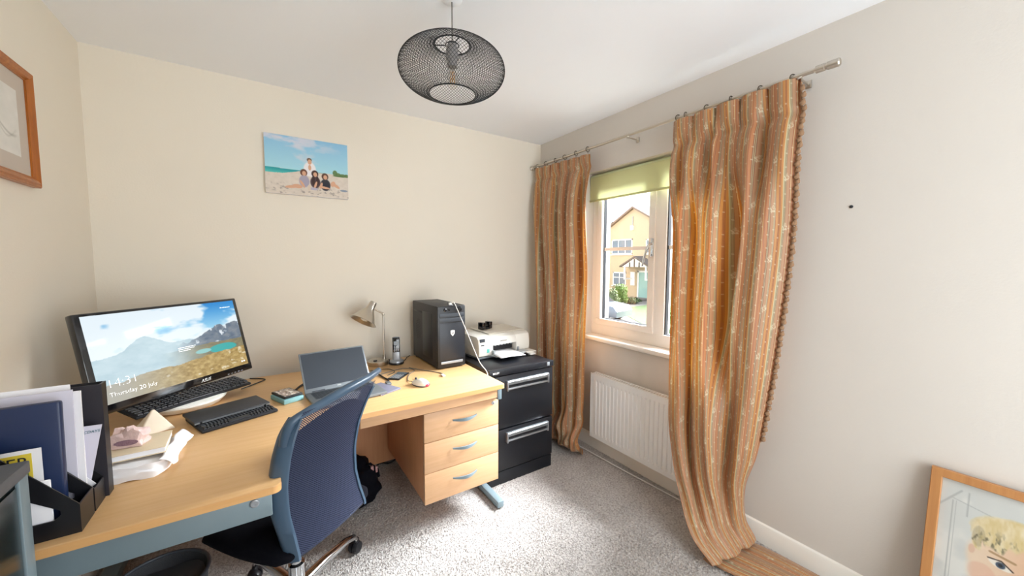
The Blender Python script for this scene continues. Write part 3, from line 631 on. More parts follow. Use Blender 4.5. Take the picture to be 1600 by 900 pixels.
# ================================================================== MONITOR
ya, ti = math.radians(45.5), math.radians(13.9); mw, mh = .64, .382
mo = empty('desktop_monitor', (-2.395, -.40, TZ), 'large black desktop monitor showing a mountain lake lock screen', 'monitor')
rd = Vector((math.cos(ya), math.sin(ya), 0)); bd = Vector((-math.sin(ya), math.cos(ya), 0)); ud = Vector((0, 0, 1))*math.cos(ti)+bd*math.sin(ti)
cb = Vector((-2.323, -.475, .828)) - Vector(mo.location)
MT = frame_mat(cb, rd, ud)      # x right, y up the screen, z toward the viewer; origin at the bottom centre
mb = MB(); mb.T = MT; mb.box((-mw/2, 0, -.035), (mw/2, mh, 0), .006); mb.box((-.2, .06, -.062), (.2, .30, -.034), .012); mb.build('casing', 'blackg', mo, 30)
sw, sh, sy = .60, .3375, .0325
def scr(u, v):  # left side painted paler to imitate the washed-out reflection on the screen
    sky = mixc(hexc('2F86CC'), hexc('A9D8EC'), v/.42); c = sky
    cl = fbm(u*5, v*7, 3); cm = sst(.42, .62, cl+.36*(1-u)-.10*v); c = mixc(c, hexc('E8F0F4'), cm*.95)  # extra cloud towards the left belongs to the painted reflection haze
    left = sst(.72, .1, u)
    ridge2 = .50-.17*np.exp(-((u-.30)/.13)**2)+.05*(fbm(u*14, v*0+2, 8)-.5)-.04*np.exp(-((u-.55)/.1)**2)
    ridge = .50-.16*sst(.5, .85, u)-.03*sst(.85, 1, u)+.09*(fbm(u*16, v*0, 5)-.5)
    mt = mixc(hexc('5B6B7D'), hexc('8A8F95'), fbm(u*24, v*24, 9)*1.5-.3); mt = mixc(mt, hexc('DDE4EA'), sst(.62, .75, fbm(u*30, v*16, 4)))
    m2 = mixc(hexc('A9C2CC'), hexc('C9DCE2'), fbm(u*14, v*16, 19))  # far mountain paled as part of that painted haze
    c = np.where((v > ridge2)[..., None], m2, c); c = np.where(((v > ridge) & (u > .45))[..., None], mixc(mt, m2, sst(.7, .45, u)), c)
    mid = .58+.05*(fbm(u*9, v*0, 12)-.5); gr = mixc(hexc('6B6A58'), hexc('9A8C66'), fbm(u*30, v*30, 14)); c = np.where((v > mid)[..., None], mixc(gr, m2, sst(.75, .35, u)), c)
    lk = ((u-.82)/.115)**2+((v-.67)/.06)**2; c = mixc(c, hexc('3FA7A4'), sst(1.15, .85, lk+.3*(fbm(u*20, v*20, 6)-.5))); lk2 = ((u-.66)/.06)**2+((v-.66)/.03)**2; c = mixc(c, hexc('8FC4C2'), sst(1.2, .8, lk2))
    fg = .80-.10*u+.06*(fbm(u*8, v*0, 22)-.5); g2 = mixc(hexc('8C6F38'), hexc('C7AE72'), fbm(u*40, v*40, 25)*1.3-.1); g2 = mixc(g2, hexc('E6DCC4'), sst(.66, .78, fbm(u*22, v*22, 31))*.8)
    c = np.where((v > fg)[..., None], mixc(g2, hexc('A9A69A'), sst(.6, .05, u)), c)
    return c
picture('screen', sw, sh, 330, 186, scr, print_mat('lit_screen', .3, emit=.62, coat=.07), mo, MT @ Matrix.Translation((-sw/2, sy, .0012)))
em = mat('lit_lettering', 'FFFFFF', .5, emit=1.0)
TT = MT @ Matrix.Translation((-sw/2, sy, .002))
text('clock_lettering', '14:31', .046, em, mo, TT @ Matrix.Translation((.024, .058, 0)), extrude=.0001, off=-.0016); text('date_lettering', 'Thursday 20 July', .0235, em, mo, TT @ Matrix.Translation((.026, .024, 0)), extrude=.0001, off=-.0007)
text('caption_lettering', 'Like what you see?', .007, em, mo, TT @ Matrix.Translation((.522, .305, 0)), extrude=.0001)
mb = MB()
for k, wdt in enumerate((.075, .068, .05)): mb.box((.292, .150-k*.0075, 0), (.292+wdt, .1513-k*.0075, .0002))
for k in range(2): mb.box((.565+k*.013, .016, 0), (.572+k*.013, .022, .0002))
mb.T = TT; v = mb.v; mb2 = MB(); mb2.T = TT; mb2.add(v, mb.f); mb2.build('caption_lines', em, mo)['kind'] = 'stuff'
text('brand_lettering', 'ASUS', .02, 'text_w', mo, MT @ Matrix.Translation((.052, .008, .0006)), shear=.35, space=.95); 
mb = MB(); mb.T = MT
for k in range(5): mb.box((.18+.018*k, .006, 0), (.188+.018*k, .0085, .001))
mb.build('touch_key', 'silver', mo)
text('model_lettering', 'HDMI', .008, 'silver', mo, MT @ Matrix.Translation((-.275, mh-.016, .0006)))
mb = MB(); mb.T = MT; mb.box((-.045, .06, -.10), (.045, .16, -.036), .006); mb.build('stand_neck', 'black', mo, 30)
mb = MB(); mb.T = Matrix.Rotation(ya, 4, 'Z') @ Matrix.Translation((.035, -.02, 0)); 
mb.lathe([(.120, 0), (.135, .006), (.155, .028), (.155, .036), (.148, .040), (.0, .041)], 40); 
mb.build('stand_base', 'white', mo, 40)
mb = MB(); mb.T = Matrix.Translation(cb) @ Matrix.Rotation(ya, 4, 'Z'); mb.box((-.03, .112, -.058), (.03, .14, .16), .006); mb.build('stand_column', 'black', mo, 30)

# ---- keyboards
def keyboard(name, loc, rz, tilt, w, d, rows, label, keym='black', bodym='blackm'):
    k = empty(name, loc, label, 'keyboard', rz); T = Matrix.Rotation(tilt, 4, 'X')
    mb = MB(); mb.T = T; mb.box((-w/2, -d/2, 0), (w/2, d/2, .012), .004); mb.build('case', bodym, k, 30)
    mb = MB(); mb.T = T; ux = (w-.016)/22; uy = (d-.014)/rows
    for j in range(rows):
        i = 0
        while i < 22:
            step = 1.5 if (i == 0 and j) else 1
            if j == 0 and i in (7, ): step = 7
            x0 = -w/2+.008+i*ux; y0 = -d/2+.007+j*uy
            mb.add([(x0+.0012, y0+.0012, .012), (x0+step*ux-.0012, y0+.0012, .012), (x0+step*ux-.0012, y0+uy-.0012, .012), (x0+.0012, y0+uy-.0012, .012),
                    (x0+.003, y0+.003, .0165), (x0+step*ux-.003, y0+.003, .0165), (x0+step*ux-.003, y0+uy-.003, .0165), (x0+.003, y0+uy-.003, .0165)],
                   [(4, 5, 6, 7), (0, 1, 5, 4), (1, 2, 6, 5), (2, 3, 7, 6), (3, 0, 4, 7)])
            i += step
    o = mb.build('keys', keym, k); o['kind'] = 'stuff'
    return k
keyboard('full_keyboard', (-2.328, -.428, TZ+.046), math.radians(37), math.radians(7), .455, .135, 6, 'black full size keyboard pushed under the big monitor, resting on its base', mat('key_black', '26262A', .45))
k2 = keyboard('folding_keyboard', (-2.162, -.665, TZ+.001), math.radians(21.5), 0, .268, .205, 7, 'black compact keyboard on the bare desk, half hidden by a slab on top', mat('key_dark', '1E2026', .4))
sl = empty('tablet_slab', (-2.175, -.637, TZ+.0185), 'flat black tablet with a silver edge lying on the compact keyboard', 'tablet', math.radians(21.5))
B((-.138, -.063, 0), (.132, .083, .012), 'cover', mat('slab_black', '2A2A2E', .5, noise=.05), sl, .003)
B((-.112, -.0665, .001), (.106, -.063, .007), 'edge_strip', 'alu', sl); B((.115, -.0665, .001), (.131, -.063, .007), 'edge_strip', 'alu', sl); B((-.136, -.0665, .001), (-.12, -.063, .007), 'edge_strip', 'alu', sl)

# ---- phone on its box
ph = empty('boxed_gadget', (-1.960, -.562, TZ), 'small pale teal box lying on the desk left of the laptop', 'box', math.radians(23))
B((-.045, -.068, 0), (.045, .066, .022), 'shell', 'teal', ph, .004)
p2 = empty('smartphone', (-1.958, -.557, TZ+.0225), 'phone in a black case with a picture on its screen, on the teal box', 'phone', math.radians(23))
B((-.043, -.064, 0), (.041, .066, .011), 'case', 'black', p2, .004)
def phs(u, v):
    c = mixc(hexc('B9A79A'), hexc('7E6A62'), fbm(u*6, v*6, 40)*1.6-.3); c = mixc(c, hexc('E6DFD6'), sst(.55, .7, fbm(u*9, v*5, 42))); return mixc(c, hexc('5A4C48'), sst(.6, .75, fbm(u*7, v*8, 44)))
picture('screen', .070, .114, 32, 44, phs, print_mat('phone_print', .2, coat=.6), p2, Matrix.Translation((-.036, -.055, .0115)))

# ================================================================== LAPTOP
lp = empty('laptop', (-1.712, -.668, TZ), 'open grey laptop with a blank screen in the middle of the desk', 'laptop', math.radians(8))
lw_, ld = .322, .222
base = B((-lw_/2, -ld/2, .003), (lw_/2, ld/2, .018), 'base', 'lapgrey', lp, .004)
mb = MB()
for j in range(6):
    for i in range(15):
        x0 = -.137+i*.0184; y0 = -.004+j*.0162
        if j == 0 and 4 <= i < 9:
            if i > 4: continue
            x1 = x0+.0184*5
        else: x1 = x0+.0184
        mb.box((x0+.001, y0+.001, .0176), (x1-.001, y0+.0152, .0192))
o = mb.build('keys', mat('laptop_key', '30363C', .5), lp); o['kind'] = 'stuff'
B((-.14, -.006, .0176), (.14, .095, .0184), 'key_well', mat('key_well', '555B61', .5), lp); B((-.05, -.10, .0176), (.05, -.02, .0186), 'touchpad', 'silver', lp)
tl = math.radians(34)
LT = frame_mat((0, ld/2-.004, .022), (1, 0, 0), (0, math.sin(tl), math.cos(tl)))
mb = MB(); mb.T = LT; mb.box((-lw_/2, -.004, -.006), (lw_/2, .206, 0), .003); lid = mb.build('lid', 'lapgrey', lp, 30)
mb = MB(); mb.T = LT; mb.box((-lw_/2+.008, .016, 0), (lw_/2-.008, .198, .0008)); mb.build('screen', 'lapscreen', lp)
text('brand_lettering', 'DELL', .0085, 'text_w', lp, LT @ Matrix.Translation((0, .005, .0004)), align='CENTER')
mb = MB(); mb.T = LT
for x in (-.008, .0, .008): mb.lathe([(.0018, 0), (.0018, .0006)], 8, (x, .202, 0))
mb.build('webcam', 'black', lp)
for x in (-.1, .1):
    mb = MB(); mb.T = Matrix.Translation((x, ld/2-.002, .018)) @ Matrix.Rotation(PI/2, 4, 'Y'); mb.lathe([(.006, -.03), (.006, .03)], 12); mb.build('hinge', 'dgrey', lp, 40)
for x in (-.13, .13):
    for y in (-.09, .09): MB().lathe([(.006, 0), (.006, .0035)], 10, (x, y, 0)).build('rubber_foot', 'blackm', lp)
ms = empty('notebook_pad', (-1.548, -.662, TZ), 'thin grey mauve pad on the desk beside the laptop', 'pad', math.radians(24))
B((-.06, -.085, 0), (.06, .075, .008), 'cover', mat('mauve_grey', '79788A', .6, noise=.05), ms, .002)
B((-.062, -.084, .002), (.058, .074, .006), 'leaves', 'paper', ms)

# ================================================================== DESK LAMP
dl = empty('desk_lamp', (-1.440, -.165, TZ), 'brushed nickel desk lamp with a cone shade beside the phone', 'lamp')
mb = MB(); mb.lathe([(.065, 0), (.066, .003), (.066, .024), (.062, .028), (0, .029)], 36); mb.build('base', 'nickel', dl, 35)
MB().lathe([(.012, 0), (.012, .003), (.008, .005), (0, .005)], 16, (-.022, -.022, .0285)).build('switch', 'black', dl, 40)
px0, py0 = .042, .012
mb = MB(); mb.lathe([(.010, .028), (.010, .055), (.006, .058)], 16, (px0, py0, 0)); mb.lathe([(.0055, .05), (.0055, .32)], 14, (px0, py0, 0)); mb.build('pole', 'nickel', dl, 40)
mb = MB(); mb.tube([(px0, py0, .315), (px0-.002, py0, .328), (px0-.035, py0-.005, .345), (px0-.072, py0-.012, .368)], [.0065, .0065, .0045, .0045], 10); mb.ball((px0, py0, .32), .009); mb.build('arm', 'nickel', dl, 50)
ax = Vector((-.52, -.22, -.80)).normalized(); s0 = Vector((px0-.065, py0-.012, .395)); q = ax.to_track_quat('Z', 'Y').to_matrix().to_4x4(); ST = Matrix.Translation(s0) @ q
mb = MB(); mb.T = ST; prof = [(0, -.012), (.020, -.010), (.022, .0), (.024, .028), (.030, .045), (.045, .068), (.072, .115), (.085, .128)]
mb.lathe(prof + [(.083, .1285)]+[(max(r-.0025, .0), z+.001) for r, z in prof[::-1]][1:], 36); mb.build('shade', 'nickel', dl, 50)
mb = MB(); mb.T = ST; mb.lathe([(.012, .02), (.014, .05), (.028, .085), (.03, .10), (.02, .118), (0, .124)], 20); mb.build('bulb', 'white', dl, 60)

# ================================================================== CORDLESS PHONE
cpn = empty('cordless_phone', (-1.335, -.215, TZ), 'black and silver cordless phone upright in its charging cradle', 'telephone', math.radians(-12))
mb = MB(); mb.lathe([(.044, 0), (.047, .006), (.045, .014)], 28); o = mb.build('cradle', 'black', cpn, 40)
mb = MB(); mb.lathe([(.045, .014), (.043, .022), (.034, .027), (.02, .028), (0, .024)], 28); mb.build('cradle_rim', 'silver', cpn, 40)
PT = Matrix.Translation((0, 0, .02)) @ Matrix.Rotation(math.radians(-8), 4, 'X')
mb = MB(); mb.T = PT; mb.box((-.024, -.012, 0), (.024, .012, .155), .009, 3); hs_ = mb.build('handset', 'silver', cpn, 40)
mb = MB(); mb.T = PT; mb.box((-.0215, -.0145, .055), (.0215, -.0115, .150), .004); mb.build('handset_face', 'blackg', cpn, 30)
mb = MB(); mb.T = PT; mb.box((-.015, -.0152, .098), (.015, -.0145, .125)); mb.build('display', mat('lcd', '8C949C', .3), cpn)
mb = MB(); mb.T = PT
for j in range(5):
    for i in range(3): mb.box((-.015+.011*i, -.0155, .060+.0072*j), (-.007+.011*i, -.0145, .0645+.0072*j), .0008)
mb.build('keypad', 'silver', cpn)

# ================================================================== CALCULATOR, MOUSE, CABLES
ca = empty('calculator', (-1.405, -.497, TZ), 'flat black pocket calculator on the desk behind the mouse', 'calculator', math.radians(-43))
B((-.036, -.065, 0), (.036, .065, .008), 'case', 'black', ca, .003)
mb = MB()
for j in range(5):
    for i in range(4): mb.box((-.029+.015*i, -.057+.015*j, .008), (-.018+.015*i, -.047+.015*j, .0098), .0008)
mb.build('keys', 'silver', ca)['kind'] = 'stuff'
B((-.029, .028, .008), (.029, .052, .0086), 'display', mat('calc_lcd', '56616A', .25), ca)
mo2 = empty('computer_mouse', (-1.352, -.71, TZ), 'white wired mouse with a red glow at its tail on the desk', 'mouse', math.radians(28))
def mouse_pt(u, v):
    a = 2*PI*u; ph_ = v*PI/2; x = .031*math.cos(a)*math.cos(ph_)*(1-.12*math.sin(a)); y = .056*math.sin(a)*math.cos(ph_); return (x, y, .007+.031*math.sin(ph_)*(1-.25*max(0, math.sin(a))))
mb = MB().grid(mouse_pt, 32, 10); mb.build('shell', 'offwhite', mo2, 60)
mb = MB(); mb.prism([(.029*math.cos(2*PI*k/28)*(1-.12*math.sin(2*PI*k/28)), .054*math.sin(2*PI*k/28)) for k in range(28)], .0, .0075); mb.build('sole', 'dgrey', mo2)
mb = MB(); mb.T = Matrix.Translation((0, .03, .031)) @ Matrix.Rotation(PI/2, 4, 'Y'); mb.lathe([(.007, -.003), (.008, 0), (.007, .003)], 14); mb.build('wheel', 'dgrey', mo2, 40)
mb = MB().box((-.008, .034, .0275), (-.0045, .052, .029), .0005); mb.build('button_gap', 'rubber', mo2)
mb = MB(); mb.ball((0.0, -.052, .010), (.017, .007, .007), 12, 8); mb.build('tail_light', 'red', mo2, 60)
zc = TZ+.003
cable('mouse_lead', [(-1.378, -.655, TZ+.010), (-1.385, -.60, zc), (-1.345, -.50, zc), (-1.29, -.43, zc), (-1.33, -.36, zc), (-1.42, -.38, zc), (-1.50, -.42, zc), (-1.54, -.45, zc)], .0022, 'rubber', 'grey mouse lead curling behind the calculator')
cable('usb_lead', [(-1.30, -.36, zc), (-1.27, -.42, zc), (-1.20, -.53, zc), (-1.175, -.585, zc), (-1.185, -.61, zc+.002)], .0024, 'rubber', 'grey lead with a white plug in front of the tower')
B((-1.195, -.645, TZ+.001), (-1.178, -.61, TZ+.009), 'plug', 'white', bpy.data.objects['usb_lead'], .002)
cable('power_lead', [(-1.545, -.33, zc+.001), (-1.50, -.40, zc+.003), (-1.485, -.48, zc+.001), (-1.475, -.54, zc+.001), (-1.49, -.585, zc+.003)], .0042, 'cord', 'thick black lead running from behind the laptop to its plug')
B((-1.505, -.625, TZ+.001), (-1.48, -.583, TZ+.013), 'plug', 'lapgrey', bpy.data.objects['power_lead'], .003)
cable('thin_black_lead', [(-1.52, -.30, zc), (-1.42, -.32, zc), (-1.40, -.40, zc), (-1.455, -.45, zc)], .0018, 'cord', 'thin black loop of lead in front of the lamp base')
cable('phone_lead', [(-1.93, -.475, TZ+.008), (-1.915, -.43, zc), (-1.88, -.36, zc), (-1.80, -.28, zc), (-1.70, -.25, zc)], .003, 'cord', 'black lead from the teal box to behind the laptop')
cable('laptop_lead', [(-1.895, -.535, TZ+.008), (-1.92, -.50, zc), (-1.895, -.40, zc), (-1.80, -.33, zc)], .003, 'cord', 'black lead plugged in the left side of the laptop')
cable('handset_lead', [(-1.294, -.21, zc+.003), (-1.26, -.16, zc), (-1.235, -.11, zc), (-1.20, -.07, zc)], .0022, 'cord', 'black lead from the phone cradle to the wall')
cable('monitor_lead', [(-2.15, -.28, zc+.001), (-2.08, -.20, zc), (-2.05, -.15, zc), (-2.12, -.09, zc)], .003, 'cord', 'black lead on the desk behind the right edge of the monitor')
cable('lamp_lead', [(-1.372, -.165, zc+.003), (-1.36, -.14, zc+.01), (-1.39, -.09, zc), (-1.42, -.07, zc)], .003, 'cord', 'black lead behind the desk lamp base')

# ================================================================== PAPERS AT THE LEFT END
pk = empty('paper_parcel', (-2.375, -.975, TZ), 'white paper bag folded flat on the desk under a beige book', 'paper bag', math.radians(-6))
def bag(u, v):
    a = 2*PI*u; r = 1.0
    x = max(-1, min(1, 1.25*math.cos(a))); y = max(-1, min(1, 1.25*math.sin(a)))
    return (x*.076*(1-.08*(v > .6)), y*.105*(1-.06*(v > .6))-.006, .001+.04*v + .003*math.sin(7*a+9*v))
mb = MB().grid(bag, 44, 6); c0 = [bag(i/44, 1) for i in range(44)]; mb.add(c0, [tuple(range(44))]); c1 = [bag(i/44, 0) for i in range(44)]; mb.add(c1, [tuple(range(44))[::-1]]); mb.build('bag_body', 'paper', pk, 40)
def flap(u, v): return (.064+.030*v+.004*math.sin(u*14), -.10+.205*u+.012*v, .048-.030*v**1.5+.012*u+.007*math.sin(u*9+v*3)*v)
o = MB().grid(flap, 16, 6).build('bag_flap', 'paper', pk, 50, clean=False); o.modifiers.new('t', 'SOLIDIFY').thickness = .0012
def crumple(u, v): return (-.085+.075*u, .10+.055*v+.006*math.sin(u*11), .006+.03*math.sin(PI*v)*(.6+.4*math.sin(u*17))*(1-.5*u)+.003*math.sin(u*31+v*20))
o = MB().grid(crumple, 30, 10).build('kraft_fold', 'kraft', pk, 25, clean=False); o.modifiers.new('t', 'SOLIDIFY').thickness = .0015
bk = empty('beige_book', (-2.387, -.970, TZ+.0505), 'thick beige covered book lying on the white paper bag', 'book', math.radians(2))
B((-.083, -.072, 0), (.073, .068, .003), 'cover', 'beige', bk, .001); B((-.080, -.070, .003), (.071, .066, .018), 'pages', 'paper', bk); B((-.083, -.072, .018), (.073, .068, .021), 'cover', 'beige', bk, .001)
ge = empty('rose_geode', (-2.412, -.972, TZ+.0725), 'pink quartz geode with a mauve cut face on the beige book', 'mineral', math.radians(-10))
r = np.random.default_rng(5)
bm = bmesh.new(); bmesh.ops.create_icosphere(bm, subdivisions=3, radius=1)
for v in bm.verts:
    d = v.co.copy(); k = 1+.22*math.sin(d.x*5+1)*math.sin(d.y*4+2)+.14*math.sin(d.z*7+d.x*6)+r.uniform(-.05, .05)
    v.co = Vector((d.x*.050*k, d.y*.036*k, max(d.z*.036*k*(1+.5*max(0, -d.x*d.y*2)), -.018)+.018))
    if v.co.y < -.022: v.co.y = -.022
mb = MB(); bm.verts.index_update(); mb.add([v.co[:] for v in bm.verts], [[v.index for v in f.verts] for f in bm.faces]); bm.free(); mb.build('crust', 'pink', ge)
mb = MB(); mb.T = Matrix.Translation((.006, -.0222, .017)) @ Matrix.Rotation(PI/2, 4, 'X'); mb.prism([(0.029*math.cos(2*PI*k/24)*(1+.1*math.sin(3*k)), .009*math.sin(2*PI*k/24)) for k in range(24)], 0, .0018); mb.build('cut_face', 'geode', ge)
py_ = empty('stone_pyramid', (-2.415, -.655, TZ), 'cream onyx stone pyramid on the desk in front of the monitor', 'ornament', math.radians(24))
mb = MB(); bm = bmesh.new(); vs = [bm.verts.new(p) for p in ((-.058, -.05, 0), (.056, -.052, 0), (.05, .05, 0), (-.05, .052, 0), (.004, 0, .088))]
for f in ((3, 2, 1, 0), (0, 1, 4), (1, 2, 4), (2, 3, 4), (3, 0, 4)): bm.faces.new([vs[i] for i in f])
bmesh.ops.bevel(bm, geom=bm.edges[:], offset=.006, segments=3, affect='EDGES', profile=.6); bm.verts.index_update()
mb.add([v.co[:] for v in bm.verts], [[v.index for v in f.verts] for f in bm.faces]); bm.free(); mb.build('stone', 'pyr', py_, 40)

# ---- magazine files
def magfile(name, y0, y1, label, hole=True, zf=.071, zb=.25, xr=-2.422, ln=.262):
    t = .003; root = empty(name, (xr, (y0+y1)/2, TZ), label, 'magazine file'); w = (y1-y0)/2
    out = [(0, 0), (-ln, 0), (-ln, zb), (-ln+.12, zb), (0, zf)]
    hx = [(-.032, .054), (-.044, .044), (-.16, .044), (-.16, .150), (-.125, .140), (-.032, .066)]
    for s in (-1, 1):
        bm = bmesh.new(); yv = s*w-(t if s > 0 else 0)
        def loop(p): return [bm.verts.new((x, yv, z)) for x, z in p]
        a = loop(out); ed = [bm.edges.new((a[i], a[(i+1) % len(a)])) for i in range(len(a))]
        if hole:
            b = loop(hx); ed += [bm.edges.new((b[i], b[(i+1) % len(b)])) for i in range(len(b))]
        bmesh.ops.triangle_fill(bm, use_beauty=True, edges=ed); e = bmesh.ops.extrude_face_region(bm, geom=bm.faces[:])
        bmesh.ops.translate(bm, verts=[g for g in e['geom'] if isinstance(g, bmesh.types.BMVert)], vec=(0, t, 0)); bm.verts.index_update()
        MB().add([v.co[:] for v in bm.verts], [[v.index for v in f.verts] for f in bm.faces]).build('side_panel', 'black', root); bm.free()
    B((-t, -w+t, 0), (0, w-t, zf), 'front_panel', 'black', root); B((-ln, -w+t, 0), (-ln+t, w-t, zb), 'back_panel', 'black', root); B((-ln+t, -w+t, 0), (-t, w-t, t), 'floor_panel', 'black', root)
    return root
magfile('magazine_file', -1.308, -1.226, 'black plastic magazine file at the very front edge of the desk, holding the navy folder')
magfile('magazine_file', -1.218, -1.148, 'second black magazine file, behind the one at the desk front', True, .062)
def sheet(name, x0, x1, z0, z1, y, th, m, label, cat, lean=0., parent=None, bev=0.):
    o = B((x0, 0, z0), (x1, th, z1), name, m, parent, bev); o.location = (0, y, TZ); o.rotation_euler = (lean, 0, 0)
    if label: tag(o, label, cat)
    return o
sheet('blue_folder', -2.672, -2.458, .004, .318, -1.266, .022, 'blue', 'thick navy blue folder standing in the front magazine file', 'folder', math.radians(-2), None, .006)
sheet('lilac_folder', -2.672, -2.452, .004, .330, -1.212, .004, 'lilac', 'pale lilac card folder just behind the navy folder', 'folder', math.radians(-2))
sheet('paper_sheaf', -2.672, -2.441, .004, .322, -1.200, .006, 'paper', 'white sheaf of papers in the second magazine file', 'papers', math.radians(-1.5))
sheet('white_card', -2.672, -2.462, .004, .340, -1.189, .003, 'paper', 'tall white card rising highest in the second magazine file', 'card', math.radians(-1.5))
ls = empty('printed_letter', (-2.44, -1.176, TZ+.004), 'letter printed with a teal heading poking out beside the paper sheaf', 'letter')
mb = MB().prism([(-.22, 0), (-.01, 0), (.03, .215), (-.20, .225)], 0, .0015); mb.T = Matrix.Identity(4)
o = mb.build('sheet', 'lilac', ls); LTm = frame_mat((0, 0, 0), (1, 0, 0), (0, 0, 1)); o.matrix_local = LTm
text('heading_lettering', 'CDAYS', .0098, 'text_t', ls, frame_mat((-.006, -.0022, .196), (1, 0, .03), (0, 0, 1)), shear=.2)
mb = MB().prism([(-.06, 0), (.012, .055), (-.02, .10), (-.1, .06)], 0, .0015); o = mb.build('folded_corner', 'paper', ls); o.matrix_local = LTm @ Matrix.Translation((0, .0, .004))
rb = empty('ring_binder', (-2.415, -1.125, TZ), 'tall black ring binder standing behind the magazine files', 'binder')
B((-.262, -.018, 0), (-.0, -.0155, .322), 'cover', mat('binder_black', '2A2830', .5), rb); B((-.262, .0155, 0), (-.0, .018, .322), 'cover', 'blackm', rb); B((-.005, -.0155, 0.0), (0, .0155, .322), 'spine', 'black', rb); B((-.255, -.0145, .003), (-.012, .0145, .30), 'pages', 'paper', rb)
lf = empty('yellow_leaflet', (-2.50, -1.289, TZ+.004), 'white leaflet with a yellow panel and black capitals, before the navy folder', 'leaflet')
o = MB().box((-.15, 0, 0), (.018, .002, .218)).build('sheet', 'paper', lf)
B((-.14, -.0006, .03), (.003, 0, .209), 'yellow_panel', 'yellow', lf)
B((-.134, -.0010, .036), (-.003, -.0006, .168), 'picture_block', mat('green_picture', '6E8A3A', .7, noise=.3, nscale=40), lf)
text('lettering', 'WATER', .032, 'text_k', lf, frame_mat((-.001, -.0011, .180), (1, 0, 0), (0, 0, 1)), extrude=.0003, align='RIGHT')
mr = empty('white_booklet', (-2.553, -1.303, TZ+.0045), 'white booklet seen through the hole in the side of the front file', 'booklet')
mb = MB().box((.0, .001, .0), (.085, .008, .14), .003); mb.build('pages', 'paper', mr, 40)

# ---- narrow cabinet at the lower left corner of the view
sc = empty('slim_cabinet', (-2.575, -1.72, 0), 'dark slim cabinet with a grey top at the near end of the desk', 'cabinet')
ctz = .955
B((-.13, -.32, .0), (.092, .335, ctz-.03), 'carcass', mat('dark_green_black', '10201F', .3, noise=.1, nscale=4), sc, .002)
B((-.135, -.33, ctz-.028), (.103, .355, ctz), 'top_panel', mat('grey_top', '5C5E63', .5, noise=.15, nscale=90), sc, .004)
B((.0925, .315, 0), (.100, .350, ctz-.029), 'corner_post', 'steel', sc, .002)
B((.093, -.31, .04), (.097, .310, ctz-.04), 'side_door', mat('dark_gloss_door', '0E1C1C', .22, noise=.2, nscale=3), sc, .001)

# ---- waste bin
wb = empty('waste_bin', (-2.375, -.90, 0), 'round black metal waste bin on the carpet under the desk', 'bin')
mb = MB(); prof = [(.105, .0), (.108, .004), (.136, .27)]; mb.lathe(prof+[(.133, .27), (.104, .006), (0, .006)], 40); mb.build('bucket', mat('bin_mesh', '3A3C40', .6, noise=.3, nscale=300, bump=.3, bscale=500), wb, 40)
MB().tube([(.137*math.cos(2*PI*k/48), .137*math.sin(2*PI*k/48), .272) for k in range(48)], .006, 8, closed=True).build('rim', 'dgrey', wb, 60)
MB().grid(lambda u, v: ((.02+.105*v)*math.cos(2*PI*u), (.02+.105*v)*math.sin(2*PI*u), .235+.012*math.sin(6*PI*u)*v), 40, 8).build('bin_liner', mat('liner', '4A4C52', .5), wb, 60)

# ---- black bag and cables under the desk
bg_ = empty('black_bag', (-1.66, -.40, 0), 'slumped black cloth bag on the carpet under the desk', 'bag')
bm = bmesh.new(); bmesh.ops.create_icosphere(bm, subdivisions=4, radius=1)
for v in bm.verts:
    d = v.co.copy(); k = 1+.12*math.sin(d.x*6)*math.sin(d.y*5+1)+.06*math.sin(d.z*11+d.y*7)
    v.co = Vector((d.x*.15*k*(1-.25*max(0, d.z)), d.y*.16*k, max(.003, .115+d.z*.125*k+(.04*math.sin(d.x*3) if d.z > .4 else 0))))
mb = MB(); bm.verts.index_update(); mb.add([v.co[:] for v in bm.verts], [[v.index for v in f.verts] for f in bm.faces]); bm.free(); mb.build('sack', 'cloth_k', bg_, 60)
mb = MB(); mb.tube([(.05, -.06, .22), (.09, -.08, .25), (.13, -.07, .20), (.14, -.06, .15)], .008, 8); mb.build('strap', 'cloth_k', bg_, 60)
mb = MB(); mb.box((.09, -.10, .205), (.105, -.085, .24), .003); mb.box((.115, -.095, .195), (.128, -.08, .23), .003); mb.build('buckle', mat('dusky_pink', 'A87F7C', .6), bg_, 30)
cable('floor_lead', [(-1.75, -.16, .012), (-1.60, -.10, .012), (-1.50, -.13, .012), (-1.42, -.07, .012), (-1.36, -.10, .012), (-1.30, -.06, .012)], .005, 'cord', 'black lead on the carpet along the back wall under the desk')

# ================================================================== OFFICE CHAIR
ca_ = math.radians(37.1)
ch = empty('office_chair', (-1.965, -1.035, 0), 'blue black mesh back office chair on a chrome star base', 'chair', ca_)
# local: x = right (seen from behind), y = forward
def chq(a, u, depth=0.):  # back plane -> local ; a across, u up, depth forward
    tl_ = math.radians(-6.7); y = -.207+math.sin(tl_)*u; z = .433+math.cos(tl_)*u
    lum = .03*math.sin(PI*min(1, max(0, u/.52)))
    return (a, y+lum+.55*a*a+depth, z)
cl = [(.0, -.147, .152), (.08, -.158, .125), (.16, -.172, .104), (.26, -.180, .095), (.36, -.178, .103), (.43, -.172, .128), (.48, -.163, .16), (.52, -.155, .186)]
def edges(u):
    for i in range(len(cl)-1):
        if u <= cl[i+1][0]+1e-9:
            t = (u-cl[i][0])/(cl[i+1][0]-cl[i][0]); t2 = t; return cl[i][1]+(cl[i+1][1]-cl[i][1])*t2, cl[i][2]+(cl[i+1][2]-cl[i][2])*t2
    return cl[-1][1:]
def top_u(x): return .495+.018*x   # x in 0..1 across, the top rail climbs a little
mb = MB(); nu, nv = 30, 34; uvs = []
